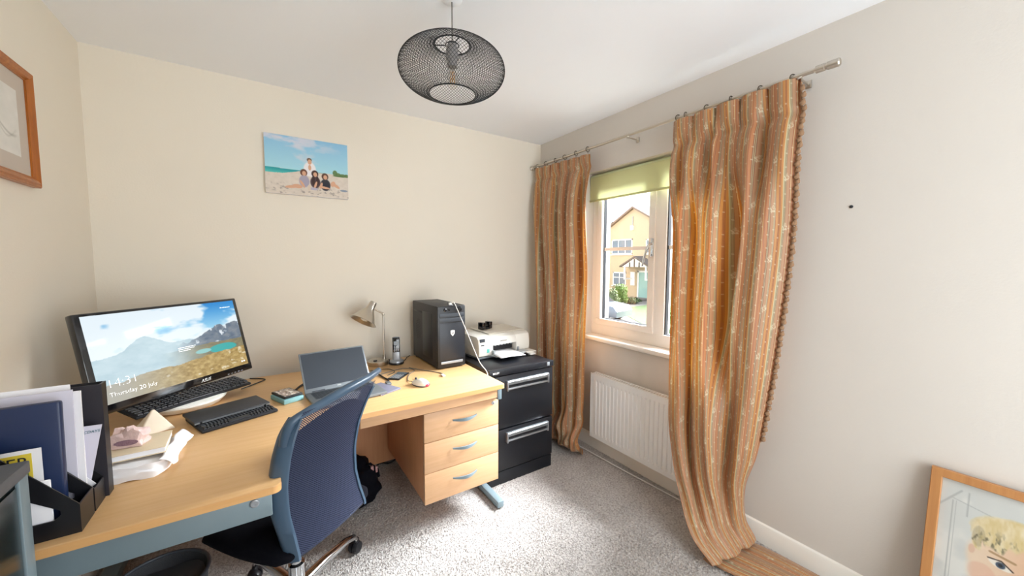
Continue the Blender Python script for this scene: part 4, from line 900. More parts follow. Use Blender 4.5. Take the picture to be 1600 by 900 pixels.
def netp(i, j):
    u = .0+.50*j; l_, r_ = edges(u); a = l_+(r_-l_)*i; return chq(a, u)
mb.grid(netp, nu, nv); net = mb.build('mesh_back', 'net', ch, 80, clean=False)
uvl = net.data.uv_layers.new(name='UVMap')
for lp_ in net.data.loops:
    k = lp_.vertex_index; i = k % (nu+1); j = k//(nu+1); u = .5*j/nv; l_, r_ = edges(u); uvl.data[lp_.index].uv = (l_+(r_-l_)*i/nu, u)
# frame: two side rails with depth, a rolled top rail and a bottom rail
def rail(side):
    vs = []; fs = []; n = 26
    for k in range(n+1):
        u = -.01+.49*k/n; e = edges(max(0, min(.52, u))); a = e[0] if side < 0 else e[1]; s = side
        wd_ = (.023+.010*math.sin(PI*min(1, k/n)) if side < 0 else .018)*(1-.75*max(0, (k/n-.86)/.14)**2)
        dp = .036
        p = [(a-s*.003, -.004), (a+s*.006, -.006), (a+s*wd_*.9, .012), (a+s*wd_, .026), (a+s*wd_*.7, dp+.01), (a-s*.002, dp)]
        vs += [chq(x, u, d) for x, d in p]
    m_ = 6
    for k in range(n): fs += [(k*m_+i, k*m_+(i+1) % m_, (k+1)*m_+(i+1) % m_, (k+1)*m_+i) for i in range(m_)]
    fs += [tuple(range(m_))[::-1], tuple(n*m_+i for i in range(m_))]
    MB().add(vs, fs).build('side_rail', 'chair', ch, 50)
rail(-1); rail(1)
l_, r_ = edges(.51)
tp = [chq(l_-.024+(r_-l_+.051)*t, .480+.022*math.sin(PI*min(1, t*1.3)/1.3*.9)+.030*t, .012) for t in [i/20 for i in range(21)]]
tp = [chq(edges(.40)[0]-.016, .40, .016), chq(edges(.43)[0]-.018, .43, .016), chq(edges(.455)[0]-.019, .455, .015), chq(edges(.47)[0]-.015, .474, .013)]+tp[1:]
mb = MB(); mb.tube(tp, [.013, .0145, .015, .014]+[.012+.005*math.sin(PI*i/19) for i in range(20)], 12); mb.build('top_rail', 'chair', ch, 60)
bp_ = [chq(-.15+.305*t, -.004+.004*math.sin(PI*t), .008) for t in [i/12 for i in range(13)]]
mb = MB(); mb.tube(bp_, .007, 8); mb.build('bottom_rail', 'black', ch, 60)
# lumbar pad behind the net
def lining(i, j):
    u = .01+(.415+.05*math.sin(PI*i))*j; l_, r_ = edges(u); return chq(l_+(r_-l_)*i, u, .010+.022*math.sin(PI*i)*math.sin(PI*j))
mb = MB().grid(lining, 16, 18); mb.build('back_lining', 'cloth_k', ch, 60)
# seat
def seat_pt(u, v):
    a = 2*PI*u; cx = math.cos(a); sy_ = math.sin(a); k = 1/max(abs(cx), abs(sy_))**.72; f = math.cos(v*PI-PI/2)**.35
    return (cx*k*.225*f, .01+sy_*k*.215*f, .445+.035*math.sin(v*PI-PI/2)-.02*max(0, sy_*k)**2)
mb = MB().grid(seat_pt, 44, 14); mb.build('seat', 'cloth_k', ch, 60)
B((-.09, -.10, .385), (.09, .10, .412), 'mechanism', 'black', ch, .006)
mb = MB(); mb.tube([(0, -.05, .395), (0, -.11, .395), (0, -.135, .42), (0, -.14, .47)], [.022, .02, .018, .012], 10); mb.build('back_bracket', 'black', ch, 50)
mb = MB(); mb.lathe([(.028, .12), (.028, .24), (.019, .245), (.019, .388)], 20); mb.build('gas_lift', 'chrome', ch, 40)
mb = MB(); mb.lathe([(.03, .095), (.042, .105), (.042, .155), (.034, .165), (0, .166)], 24); mb.build('hub', 'chrome', ch, 40)
a0 = math.degrees(math.atan2(-.788+1.035, -1.692+1.965)) - 37.1
for k in range(5):
    an = math.radians(a0+72*k); c_, s_ = math.cos(an), math.sin(an)
    pts = [(.03*c_, .03*s_, .135), (.14*c_, .14*s_, .132), (.27*c_, .27*s_, .116), (.325*c_, .325*s_, .096), (.340*c_, .340*s_, .074)]
    mb = MB(); mb.tube(pts, [.024, .020, .016, .014, .011], 10); lg = mb.build('base_arm', 'chrome', ch, 60)
    ct = Matrix.Translation((.350*c_, .350*s_, 0)) @ Matrix.Rotation(an+.9*k, 4, 'Z')
    mb = MB(); mb.T = ct @ Matrix.Translation((0, .012, .029)) @ Matrix.Rotation(PI/2, 4, 'X')
    mb.lathe([(.008, -.024), (.024, -.022), (.0285, -.012), (.0285, -.003), (.014, -.002), (.014, .002), (.0285, .003), (.0285, .012), (.024, .022), (.008, .024)], 20); mb.build('caster', 'black', lg, 40)
    mb = MB(); mb.T = ct; mb.tube([(0, 0, .075), (0, .004, .06), (0, .008, .045)], [.009, .012, .014], 8); mb.build('caster_stem', 'black', lg, 50)

# ================================================================== RADIATOR
ra = empty('radiator', (-.03, -1.16, .125), 'white panel radiator fixed under the window', 'radiator')
rw, rh = .86, .465
x = []; nfl = 26
vs = []; fs = []
cols = []
for k in range(nfl):
    y0 = -rw/2+.02+(rw-.04)*k/nfl; st = (rw-.04)/nfl
    cols += [(y0, 0), (y0+st*.56, 0), (y0+st*.68, .006), (y0+st*.88, .006)]
cols = [(-rw/2, 0)]+cols+[(rw/2, 0)]
rowsz = [(0, 0), (.03, 0), (.045, 1), (rh-.05, 1), (rh-.035, 0), (rh, 0)]
for z, on in rowsz: vs += [(-.055+d*on, y, z) for y, d in cols]
nc = len(cols)
fs = [(j*nc+i, j*nc+i+1, (j+1)*nc+i+1, (j+1)*nc+i) for j in range(len(rowsz)-1) for i in range(nc-1)]
MB().add(vs, fs).build('front_panel', 'rad', ra, 20)
mb = MB().box((-.054, -rw/2, 0), (-.050, rw/2, .008), .001).box((-.044, -rw/2+.01, .005), (-.006, rw/2-.01, rh-.01)); mb.build('rear_panel', 'rad', ra)
B((-.056, -rw/2-.003, .0), (-.004, -rw/2, rh), 'side_cover', 'rad', ra, .001); B((-.056, rw/2, .0), (-.004, rw/2+.003, rh), 'side_cover', 'rad', ra, .001)
mb = MB().box((-.058, -rw/2-.003, rh), (-.05, rw/2+.003, rh+.006), .002).box((-.012, -rw/2-.003, rh), (-.004, rw/2+.003, rh+.006))
for k in range(44): y = -rw/2+.01+(rw-.02)*k/43; mb.box((-.05, y-.002, rh), (-.012, y+.002, rh+.004))
mb.build('top_grille', 'rad', ra, 30)
for s in (-1,): MB().tube([(-.03, s*(rw/2+.015), .04), (-.03, s*(rw/2+.03), .02), (-.03, s*(rw/2+.03), -.120)], .0075, 8).build('pipe', 'trim', ra, 60)
for s in (-1, 1): B((-.03, s*.3-.03, .1), (.0295, s*.3+.03, .4), 'wall_bracket', 'rad', ra)
cable('white_floor_cable', [(-.10, -.62, .011), (-.092, -.80, .011), (-.085, -1.0, .011), (-.072, -1.2, .011), (-.06, -1.40, .011), (-.04, -1.60, .011)], .004, 'cablew', 'thin white cable running along the carpet below the radiator')

# ================================================================== CURTAINS
def motif_mask(uu, vv):
    """sprigs and short ticks woven in the cloth; metres along and down"""
    m = np.zeros_like(uu); pw, phh = .1025, .235
    ci = np.floor(uu/pw); lx = uu/pw-ci-.5; off = (ci % 2)*.5+.13*(ci % 3); fy = vv/phh+off; ly = fy-np.floor(fy)-.5
    X = lx*pw*1000; Y_ = ly*phh*1000        # mm
    r1 = np.hypot(X-4, (Y_+12)); m = np.maximum(m, sst(9.5, 8, r1)*(sst(6.2, 7.2, r1)*.5+.5*sst(3.2, 2.5, r1)+.25))
    for (cx, cy, a, b, th) in ((-8, 2, 9, 3, .6), (-14, -6, 7, 2.6, -.5), (11, 4, 10, 2.6, -.35), (0, 9, 20, 1.6, .05), (-10, 11, 7, 2.4, .9), (17, -4, 6, 2.2, .7)):
        c_, s_ = math.cos(th), math.sin(th); xr = (X-cx)*c_+(Y_-cy)*s_; yr = -(X-cx)*s_+(Y_-cy)*c_; m = np.maximum(m, sst(1.15, .8, np.hypot(xr/a, yr/b))*.9)
    tx = uu/.041; ti_ = np.floor(tx); ty = vv/.062+ti_*.37; m = np.maximum(m, .75*((np.abs(ty-np.floor(ty)-.5) < .035) & (np.abs(tx-ti_-.5) < .16)))
    return m*.7
def curtain(name, rows, flat, length, folds, label, nu=330, nv=520, seed=0, pinch=5):
    """rows: (v, L, R, amp) control rows down the cloth; the cloth between L and R is thrown in folds out of the row's line"""
    V = np.array([r[0] for r in rows]); vv = np.linspace(0, 1, nv+1)
    def interp(A):   # smooth monotone-ish
        A = np.array(A, float); out = np.empty((nv+1,)+A.shape[1:])
        m = np.gradient(A, V, axis=0)
        for i, v in enumerate(vv):
            k = min(max(np.searchsorted(V, v)-1, 0), len(V)-2); h = V[k+1]-V[k]; t = (v-V[k])/h
            out[i] = (2*t**3-3*t*t+1)*A[k]+(t**3-2*t*t+t)*h*m[k]+(-2*t**3+3*t*t)*A[k+1]+(t**3-t*t)*h*m[k+1]
        return out
    Lp = interp([r[1] for r in rows]); Rp = interp([r[2] for r in rows]); am = interp([[r[3]] for r in rows])[:, 0]
    up = interp([r[4] if len(r) > 4 else (0, 0, 0) for r in rows])
    u = np.linspace(0, 1, nu+1); U, VV = np.meshgrid(u, vv)
    fo, sh = folds(U, VV)
    d = Rp-Lp; dh = d.copy(); dh[:, 2] = 0; dn = np.linalg.norm(dh, axis=1, keepdims=True); nrm = np.stack([dh[:, 1], -dh[:, 0], np.zeros(len(dh))], 1)/np.maximum(dn, 1e-6)
    nn = nrm*(1-np.abs(up[:, 2:3]))+up
    P = Lp[:, None, :]+d[:, None, :]*(U+sh)[..., None]+nn[:, None, :]*(fo*am[:, None]*1.28)[..., None]
    return P, U, VV, flat, length
def finish(name, P, U, VV, flat, length, label):
    nvp, nup = U.shape; P[..., 2] = np.maximum(P[..., 2], .012)
    i, j = np.meshgrid(np.arange(nup-1), np.arange(nvp-1)); a = (j*nup+i).ravel(); fc = np.stack([a, a+1, a+nup+1, a+nup], -1)
    root = None; me = np_mesh('cloth', P.reshape(-1, 3), fc)
    uv = np.stack([U*flat, VV*length], -1).reshape(-1, 2); ul = me.uv_layers.new(name='UVMap'); vi = np.empty(len(me.loops), np.int32); me.loops.foreach_get('vertex_index', vi); ul.data.foreach_set('uv', uv[vi].astype(np.float32).ravel())
    at = me.attributes.new('motif', 'FLOAT', 'POINT'); at.data.foreach_set('value', motif_mask(U*flat, VV*length).astype(np.float32).ravel())
    me.materials.append(M['curtain']); me.polygons.foreach_set('use_smooth', [True]*len(me.polygons))
    root = empty(name, (-.1, float(P[0, :, 1].mean()), 2.19), label, 'curtain'); o = bpy.data.objects.new('cloth', me); COL.objects.link(o); o.parent = root; o.matrix_parent_inverse = Matrix.Translation(-root.location)
    return root, P
ZT = 2.172
# left curtain
def profile(pts, sm=.012):
    g = np.linspace(-.1, 1.1, 1201); y = np.interp(g, [p[0] for p in pts], [p[1] for p in pts]); n_ = int(sm*3*1000); k = np.exp(-.5*(np.arange(-n_, n_+1)/(sm*1000))**2); k /= k.sum()
    y = np.convolve(np.pad(y, n_, 'edge'), k, 'valid'); return lambda u: np.interp(u, g, y)
FL1 = profile([(0, 0), (.07, .7), (.14, -.6), (.22, .5), (.34, .6), (.42, -.7), (.5, .4), (.6, .5), (.66, -.3), (.72, .8), (.80, .9), (.86, -.8), (.91, -.5), (.96, .5), (1, .3)])
FL2 = profile([(0, .1), (.1, .6), (.2, -.5), (.3, .6), (.42, .2), (.5, -.5), (.6, .7), (.75, .9), (.83, -.1), (.9, .5), (1, .2)], .02)
def folds_l(U, V):
    top = sst(.10, .0, V); body = 1-top; wob = .012*np.sin(6*V+9*U)+.010*np.sin(11*V+4*U)
    t = sst(.3, .75, V); w = FL1(U+wob)*(1-t)+FL2(U+wob)*t + .10*np.sin(2*PI*(7*U+1.3*V)+1)*np.sin(5*V)
    pleat = np.abs(np.sin(PI*6*U+.4))**.6*.7-.3
    cr = sst(.80, .93, V)*(.9*np.sin(2*PI*(7*V*1.6+2*U))*.35+.5*np.sin(2*PI*(11*U+6*V))*.3)
    pinch = -.25*np.exp(-((V-.045)/.012)**2)
    return w*body+pleat*top+cr+pinch*(1+.5*pleat), 0*U
rl = [(0, (-.10, -.06, ZT), (-.10, -.70, ZT-.02), .030), (.05, (-.10, -.055, 2.07), (-.10, -.705, 2.05), .030), (.15, (-.115, -.075, 1.86), (-.12, -.705, 1.85), .045), (.40, (-.13, -.13, 1.32), (-.13, -.735, 1.32), .055),
      (.65, (-.15, -.17, .78), (-.15, -.745, .78), .055), (.84, (-.17, -.22, .34), (-.165, -.748, .34), .050), (.89, (-.18, -.24, .20), (-.17, -.75, .20), .045), (.93, (-.195, -.26, .11), (-.185, -.775, .12), .028), (.965, (-.205, -.265, .045), (-.19, -.78, .05), .018), (.985, (-.18, -.27, .018), (-.165, -.755, .020), .010), (1.0, (-.13, -.28, .016), (-.12, -.70, .016), .005)]
P, U, VV, fl, ln_ = curtain('l', rl, 1.35, 2.32, folds_l, '', 300, 460)
# cloth bulges where it rests on the carpet
b = sst(.86, .93, VV)*sst(1.0, .95, VV); P[..., 0] -= .05*b; P[..., 2] += b*.014*np.sin(26*U+60*VV)*sst(.02, .1, U)
cl_root, PL = finish('curtain', P, U, VV, fl, ln_, 'narrower striped terracotta curtain in the corner, left of the window')
# right curtain
FR1 = profile([(0, -.1), (.06, -.5), (.15, .95), (.225, -.6), (.26, .25), (.40, .95), (.46, .3), (.53, -1.7), (.60, -1.1), (.66, .75), (.78, .55), (.86, .75), (.93, .15), (1, -.3)])
FR2 = profile([(0, 0), (.08, .6), (.17, .5), (.215, -.8), (.27, .3), (.45, 1.0), (.58, .7), (.68, -.5), (.76, .6), (.86, .5), (1, -.4)], .018)
FR0 = profile([(0, .1), (.05, .5), (.1, -.4), (.2, .6), (.3, .2), (.36, -.7), (.41, .9), (.45, -.3), (.6, .3), (.70, .9), (.745, -.8), (.82, .2), (.92, .6), (1, -.1)])
def folds_r(U, V):
    top = sst(.09, .0, V); body = (1-top); wob = .016*np.sin(5*V+7*U)+.010*np.sin(13*V+3*U)
    a = sst(.10, .26, V); b = sst(.42, .68, V)
    w = (FR0(U+wob)*(1-a)+FR1(U+wob)*a)*(1-b)+FR2(U+wob)*b + .09*np.sin(2*PI*(6*U+1.1*V)+1)*np.sin(6*V)
    pleat = np.where(True, np.abs(np.sin(PI*5*U+.2))**.5*.9-.35, 0)
    pinch = -.3*np.exp(-((V-.055)/.012)**2)
    return w*body+pleat*top+pinch, 0*U
rr_ = [(0, (-.10, -1.335, ZT), (-.10, -1.925, ZT+.012), .034), (.04, (-.10, -1.335, 2.075), (-.10, -1.93, 2.08), .034), (.12, (-.13, -1.35, 1.88), (-.115, -1.93, 1.88), .05), (.28, (-.16, -1.385, 1.50), (-.12, -1.925, 1.50), .06),
       (.45, (-.18, -1.40, 1.08), (-.12, -1.90, 1.08), .065), (.60, (-.22, -1.44, .72), (-.12, -1.87, .72), .06), (.70, (-.27, -1.49, .46), (-.12, -1.84, .47), .055), (.77, (-.33, -1.58, .26), (-.11, -1.80, .28), .040),
       (.82, (-.40, -1.71, .10), (-.10, -1.81, .13), .018), (.85, (-.395, -1.80, .032), (-.085, -1.845, .045), .010), (.873, (-.37, -1.74, .016), (-.07, -1.775, .018), .010, (0, 0, 1)), (.91, (-.36, -1.83, .020), (-.055, -1.86, .024), .012, (0, 0, 1)),
       (.95, (-.33, -1.93, .022), (-.045, -1.96, .026), .012, (0, 0, 1)), (1.0, (-.28, -2.05, .018), (-.03, -2.085, .020), .009, (0, 0, 1))]
P, U, VV, fl, ln_ = curtain('r', rr_, 1.45, 2.60, folds_r, '', 330, 540)
cr_root, PR = finish('curtain', P, U, VV, fl, ln_, 'long striped terracotta curtain with a tasselled edge, trailing on the carpet')
# tasselled trim down its outer edge
mb = MB(); mb.lathe([(0, .012), (.004, .010), (.005, .006), (.010, -.001), (.011, -.008), (.007, -.014), (0, -.017)], 9)
pom0 = None; trimc = 'A8845E'; M['pom'] = mat('tassel_wool', '9C7A5C', .9, noise=.25, nscale=300, bump=.4, bscale=600)
npom = 62
for k in range(npom):
    v = .02+(.66-.02)*k/(npom-1); jv = int(v*540); p = PR[jv, -1]
    o = (mb.build('tassel', 'pom', cr_root, 60) if pom0 is None else copy_under(pom0, cr_root)); pom0 = pom0 or o
    o.matrix_local = Matrix.Translation(Vector((float(p[0])-.004, float(p[1])-.007-.004*(k % 2), float(p[2])))-cr_root.location) @ Matrix.Rotation(math.radians(18), 4, 'X') @ Matrix.Scale(.9+.2*((k*7) % 5)/5, 4)
mb = MB().tube([tuple(PR[int((.01+.66*i/60)*540), -1]-np.array((0.001, .001, 0))) for i in range(61)], .0035, 6); o = mb.build('braid', 'pom', cr_root, 60); o.location = -cr_root.location

# rod, finials, brackets and rings
cp_ = empty('curtain_pole', (-.10, -1.02, 2.19), 'thin brushed steel curtain pole above the window', 'curtain pole')
mb = MB(); mb.T = Matrix.Rotation(PI/2, 4, 'X'); mb.lathe([(.009, -.97), (.009, .97)], 16); mb.build('pole', 'nickel', cp_, 40)
for s in (-1, 1):
    mb = MB(); mb.T = Matrix.Rotation(PI/2, 4, 'X'); q = .955*s if s > 0 else -.965; d = s
    mb.lathe([(.0, q), (.015, q+d*.001), (.015, q+d*.03), (.0125, q+d*.032), (.0125, q+d*.037), (.016, q+d*.039), (.016, q+d*.075), (.013, q+d*.079), (0, q+d*.08)], 20); mb.build('finial', 'nickel', cp_, 35)
for y in (-.90, .0, .93):
    mb = MB().tube([(0, y, -.012), (.04, y, -.014), (.09, y, -.014)], .0045, 8); mb.box((.0905, y-.011, -.03), (.0995, y+.011, .004), .003); mb.tube([(.0, y-.0, -.016), (0, y, -.008)], .010, 8); mb.build('bracket', 'nickel', cp_, 40)
mb0 = MB(); mb0.T = Matrix.Rotation(PI/2, 4, 'X'); mb0.tube([(.0165*math.cos(2*PI*k/24), .0165*math.sin(2*PI*k/24), 0) for k in range(24)], .0024, 7, closed=True); mb0.tube([(0, -.017, 0), (0, -.024, 0), (.003, -.029, 0)], .0016, 6)
M['ringm'] = mat('dark_bronze', '5E5344', .35, metal=.8); r0 = None
for root, ys in ((cl_root, (-.09, -.20, -.32, -.43, -.55, -.67)), (cr_root, (-1.36, -1.405, -1.52, -1.64, -1.77, -1.895))):
    for y in ys:
        o = mb0.build('ring', 'ringm', root, 60) if r0 is None else copy_under(r0, root); r0 = r0 or o
        o.matrix_local = Matrix.Translation(Vector((-.10, y, 2.188))-root.location) @ Matrix.Rotation(math.radians(random.uniform(-25, 25)), 4, 'Z')

# ================================================================== PENDANT LAMP
pl_ = empty('pendant_lamp', (-1.388, -1.226, H), 'black wire mesh pendant lamp hanging from the ceiling', 'lamp')
zc_ = -.266; A_, C_, = .205, .0995
def shade_r(t):   # t 0 top .. 1 bottom ; superellipse between the two rings
    z = C_*math.cos(PI*(.103+.757*t)) ; k = 1-(abs(z)/C_)**2.15; return A_*max(k, 0)**.5, z
MB().lathe([(.04, -.001), (.04, -.004), (.03, -.010), (.008, -.012), (0, -.012)], 24).build('ceiling_rose', 'ceil', pl_, 40)
MB().tube([(0, 0, -.008), (0, 0, -.165)], .0024, 8).build('cord', 'rubber', pl_, 60)
mb = MB(); NS = 96; ST_ = 26; TW = 2*PI*.42
for s in (-1, 1):
    for k in range(NS):
        pts = []
        for i in range(ST_+1):
            t = i/ST_; r_, z = shade_r(t); a = 2*PI*k/NS+s*TW*t*.5
            pts.append((r_*math.cos(a), r_*math.sin(a), zc_+z))
        mb.tube(pts, .0008, 3, caps=False)
mb.build('mesh_shade', 'mesh_metal', pl_, 80, clean=False)
r_, z = shade_r(1); MB().tube([(r_*math.cos(2*PI*k/56), r_*math.sin(2*PI*k/56), zc_+z) for k in range(56)], .0026, 7, closed=True).build('lower_ring', 'mesh_metal', pl_, 60)
mb = MB(); r_, z = shade_r(0); mb.tube([(r_*math.cos(2*PI*k/56), r_*math.sin(2*PI*k/56), zc_+z) for k in range(56)], .0026, 7, closed=True)
r_, zt_ = shade_r(0)
mb.tube([(.026*math.cos(2*PI*k/32), .026*math.sin(2*PI*k/32), zc_+zt_) for k in range(32)], .002, 6, closed=True)
for k in range(3): a = 2*PI*k/3+.5; mb.tube([(.026*math.cos(a), .026*math.sin(a), zc_+zt_), (r_*math.cos(a), r_*math.sin(a), zc_+zt_)], .002, 6)
mb.build('ring_frame', 'mesh_metal', pl_, 60)
MB().lathe([(.006, -.155), (.014, -.160), (.024, -.19), (.026, -.222), (.020, -.226), (.019, -.252), (0, -.252)], 22).build('lamp_holder', mat('grey_holder', '8F8C8A', .5), pl_, 40)
mb = MB(); mb.lathe([(.011, -.25), (.013, -.268), (.022, -.285), (.0245, -.305), (.019, -.325), (.008, -.335), (0, -.337)], 24); bu = mb.build('bulb', 'clearglass', pl_, 60)
mb = MB()
for k in range(6): a = 2*PI*k/6; mb.tube([(.006*math.cos(a), .006*math.sin(a), -.27), (.010*math.cos(a+.3), .010*math.sin(a+.3), -.315)], .0012, 5)
mb.build('filament', 'filament', bu, 60)

# ================================================================== PICTURES
# family photo on canvas
cv = empty('canvas_print', (-2.008, -.034, 1.787), 'beach family photograph printed on canvas, on the back wall', 'picture')
cw, chh = .441, .336
B((0, .0005, 0), (cw, .0335, chh), 'stretcher', 'paper', cv, .002)
def ell(u, v, cx, cy, a, b, th=0.): c, s = math.cos(th), math.sin(th); x = (u-cx)*c+(v-cy)*s; y = -(u-cx)*s+(v-cy)*c; return sst(1.12, .88, np.hypot(x/a, y/b))
def beach(u, v):
    c = mixc(hexc('8EC3E6'), hexc('A9DCEB'), v/.55); cl_ = fbm(u*4, v*6, 51); c = mixc(c, hexc('E3DCE6'), sst(.52, .7, cl_)*.8*sst(.75, .2, u*.6+v*.3))
    hz = .565+.01*u; sea = mixc(hexc('1F96A0'), hexc('5FC6BE'), (v-hz)/.09); c = np.where((v > hz)[..., None], sea, c)
    sd = .655-.07*sst(.15, .45, u)-.02*u+.012*(fbm(u*12, v*0, 52)-.5); sand = mixc(hexc('E2D8CC'), hexc('D2C7BA'), fbm(u*26, v*26, 53)); sand = mixc(sand, hexc('9C938C'), sst(.60, .72, fbm(u*30, v*44, 54))*sst(.78, .9, v)*.8)
    c = np.where((v > sd)[..., None], sand, c)
    for cx, cy, a, b in ((.83, .545, .03, .05), (.87, .57, .035, .035), (.93, .575, .045, .028), (.98, .575, .03, .03), (.89, .595, .09, .014)): c = mixc(c, hexc('5C7A46'), ell(u, v, cx, cy, a, b)*.9)
    sk, hr = hexc('D9A98A'), hexc('4A342C')
    c = mixc(c, hexc('F0EDF0'), ell(u, v, .515, .53, .075, .13)); c = mixc(c, sk, ell(u, v, .515, .50, .018, .05)); c = mixc(c, hexc('6E5A50'), ell(u, v, .512, .365, .03, .035)); c = mixc(c, sk, ell(u, v, .516, .40, .024, .045))
    for cx, cy, top, hair, shr in ((.44, .60, 'A7A2B4', '6A4230', .05), (.575, .60, '4E3A40', '3E2A28', .05), (.70, .63, '2E2E38', '5A3E30', .055)):
        c = mixc(c, hexc(hair), ell(u, v, cx, cy, .042, .062)); 
        c = mixc(c, hexc(top), ell(u, v, cx+.004, cy+.15, .062, .105)); c = mixc(c, sk, ell(u, v, cx+.004, cy+.012, .024, .042))
    c = mixc(c, hexc('3E2A28'), ell(u, v, .555, .72, .018, .09)); c = mixc(c, hexc('3E2A28'), ell(u, v, .605, .72, .015, .08))
    for cx, cy, a, b, th in ((.30, .865, .085, .026, -.2), (.36, .85, .06, .035, .1), (.42, .80, .016, .07, -.4), (.58, .80, .014, .07, .25), (.69, .83, .07, .02, .15), (.84, .78, .06, .024, .75), (.80, .75, .03, .05, .2), (.65, .80, .015, .06, .2)):
        c = mixc(c, sk, ell(u, v, cx, cy, a, b, th))
    c = mixc(c, hexc('8E9AA8'), ell(u, v, .94, .855, .05, .02)); c = mixc(c, hexc('B8B4C6'), ell(u, v, .55, .87, .06, .022)); c = mixc(c, hexc('D9C9B8'), ell(u, v, .5, .86, .02, .05))
    return c
picture('print', cw-.002, chh-.002, 240, 180, beach, print_mat('canvas_photo', .7), cv, frame_mat((.001, -.0008, .001), (1, 0, 0), (0, 0, 1)))

def moulded_frame(root, w, h, prof, m, name='frame'):
    """mitred frame round (0,0)-(w,h) in local x/z; prof: (inward offset, forward)"""
    vs = []; fs = []; n = len(prof)
    for cx, cz, sx_, sz_ in ((0, 0, 1, 1), (w, 0, -1, 1), (w, h, -1, -1), (0, h, 1, -1)):
        vs += [(cx+sx_*d, -f, cz+sz_*d) for d, f in prof]
    for k in range(4):
        a, b = k*n, ((k+1) % 4)*n
        fs += [(a+i, a+(i+1) % n, b+(i+1) % n, b+i) for i in range(n)]
    return MB().add(vs, fs).build(name, m, root, 25)
# framed print on the left wall (its near part is outside the view)
lf_ = empty('framed_print', (-W+.001, -1.05, 1.654), 'varnished wooden frame with a pale mount, on the left wall', 'picture', PI/2)
fw, fh = .535, .400
moulded_frame(lf_, fw, fh, [(0, 0), (0, .018), (.004, .022), (.010, .020), (.014, .024), (.024, .020), (.030, .012), (.034, .012), (.034, 0)], 'pine')
B((.03, -.008, .03), (fw-.03, -.003, fh-.03), 'mount', mat('grey_beige_mount', 'C9BEB2', .8), lf_)
def sk(u, v): c = mixc(hexc('E9E6E0'), hexc('DAD8D2'), fbm(u*8, v*8, 60)); return mixc(c, hexc('9A9890'), (sst(.03, .0, np.abs(v-.62-.1*np.sin(u*9)))*.5+sst(.02, 0, np.abs(v-.5-.2*u+.1*np.sin(u*14)))*.4)*sst(.02, .1, u)*sst(.98, .9, u))
picture('sketch', fw-.18, fh-.18, 60, 60, sk, print_mat('sketch_print', .7), lf_, frame_mat((.09, -.0085, .09), (1, 0, 0), (0, 0, 1)))
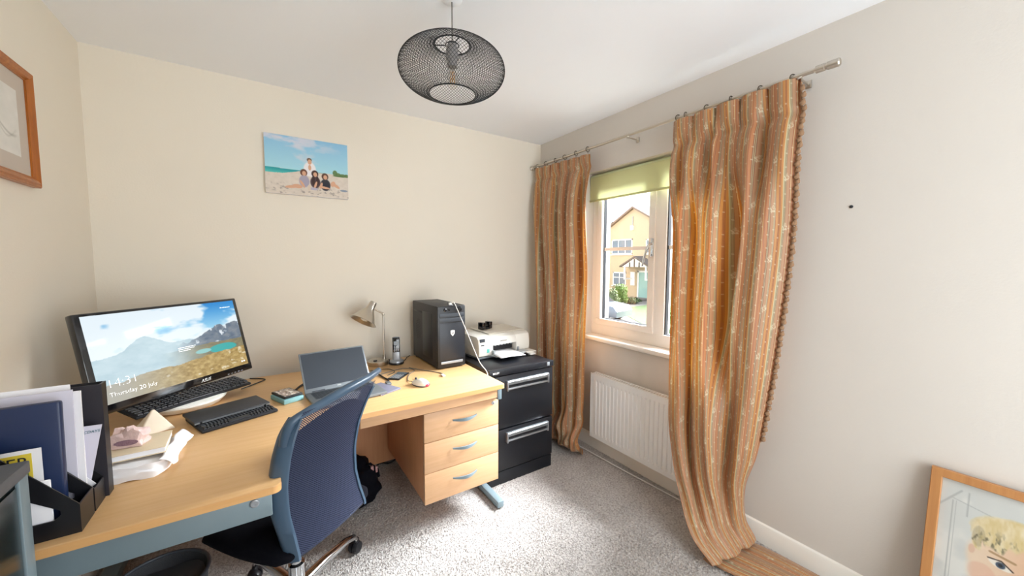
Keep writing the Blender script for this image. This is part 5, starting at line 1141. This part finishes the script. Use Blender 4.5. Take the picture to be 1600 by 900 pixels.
# portrait leaning against the window wall
pw_, ph__ = .50, .655
po = empty('framed_portrait', (-.105, -2.372, .012), 'oak framed watercolour portrait of a blond boy, leaning on the wall', 'picture')
po.rotation_euler = (math.radians(-8.2), 0, -PI/2); po.rotation_mode = 'XYZ'
moulded_frame(po, pw_, ph__, [(0, 0), (0, .020), (.002, .022), (.026, .022), (.028, .020), (.028, .0)], 'oak')
B((.003, -.004, .003), (pw_-.003, -.0005, ph__-.003), 'backing', 'kraft', po)
iw, ih = pw_-.056, ph__-.056
def boy(u, v):
    x = u*iw*1000; y = v*ih*1000      # mm from the picture's top left
    X0, Y0 = x, y; hx_, hy_ = 13, 18
    c = mixc(hexc('DDE3E6'), hexc('D0D7DC'), fbm(u*6, v*6, 70)); c = mixc(c, hexc('EEF1F2'), sst(.5, .65, fbm(u*4, v*5, 71))*.7)
    def line(x0, y0, x1, y1, w): 
        dx, dy = x1-x0, y1-y0; t = np.clip(((x-x0)*dx+(y-y0)*dy)/(dx*dx+dy*dy), 0, 1); return sst(w, w*.4, np.hypot(x-x0-t*dx, y-y0-t*dy))
    for a in ((28, 70, 28, 600, 2.2), (36, 70, 36, 600, 1.6), (28, 62, 170, 95, 2), (0, 95, 45, 30, 4), (62, 30, 62, 110, 3)): c = mixc(c, hexc('AEB6BC'), line(*a)*.7)
    x = X0+hx_; y = Y0+hy_
    skn = mixc(hexc('F0DCC8'), hexc('E2B89A'), sst(0, 1, (x-95)/160)); skn = mixc(skn, hexc('DE9C88'), ell(x, y, 116, 292, 30, 32)*.3)
    face = np.maximum(ell(x, y, 185, 275, 98, 150), ell(x, y, 170, 240, 88, 90)); c = mixc(c, skn, face); c = mixc(c, hexc('E6C6B2'), ell(x, y, 92, 226, 7, 15))
    hair = np.maximum(ell(x, y, 185, 150, 102, 62), ell(x, y, 106, 180, 17, 42)); edge_ = fbm(x/14, y/22, 73)
    hc = mixc(hexc('D9C68E'), hexc('EFE6CC'), fbm(x/9, y/30, 74)*1.5-.2); hc = mixc(hc, hexc('7C765E'), sst(.55, .75, fbm(x/7, y/16, 75))*sst(130, 180, y)*sst(230, 130, x))
    hc = mixc(hc, hexc('6A6656'), ell(x, y, 104, 178, 14, 34)*.25)
    hm = hair*sst(.2, .35, edge_+(hair-.5)*1.2); fr_ = sst(205, 188, y+18*np.sin(x/13)+10*np.sin(x/5)); c = mixc(c, hc, hm*np.maximum(fr_, (x < 112)*1.0))
    for ex in (152, 232):
        c = mixc(c, hexc('F4F0EA'), ell(x, y, ex, 244, 25, 11, .3)); c = mixc(c, hexc('46586E'), ell(x, y, ex+1, 244, 10, 10)); c = mixc(c, hexc('1E2430'), ell(x, y, ex+1, 244, 5, 5)); c = mixc(c, hexc('4A3E38'), line(ex-25, 233, ex+2, 230, 3)); c = mixc(c, hexc('4A3E38'), line(ex+2, 230, ex+26, 250, 3)); c = mixc(c, hexc('A88862'), line(ex-22, 212, ex+28, 222, 5)*.8)
    c = mixc(c, hexc('C98E78'), line(190, 255, 186, 305, 4)*.6); c = mixc(c, hexc('B86C64'), ell(x, y, 188, 352, 30, 8)); c = mixc(c, hexc('B5C0CC'), ell(x, y, 190, 560, 170, 130)*.8)
    return c
picture('watercolour', iw, ih, 260, 330, boy, print_mat('watercolour_print', .6), po, frame_mat((.028, -.006, .028), (1, 0, 0), (0, 0, 1)))
B((.027, -.0115, .027), (pw_-.027, -.0095, ph__-.027), 'glazing', 'clearglass', po)
# screw left in the window wall
mb = MB(); mb.T = Matrix.Translation((-.0005, -2.091, 1.627)) @ Matrix.Rotation(-PI/2, 4, 'Y'); mb.lathe([(.0065, 0), (.0065, .002), (.004, .0045), (0, .005)], 14); tag(mb.build('wall_screw', 'black', None, 40), 'small black screw head in the bare wall right of the curtains', 'screw')
bpy.context.view_layer.update()
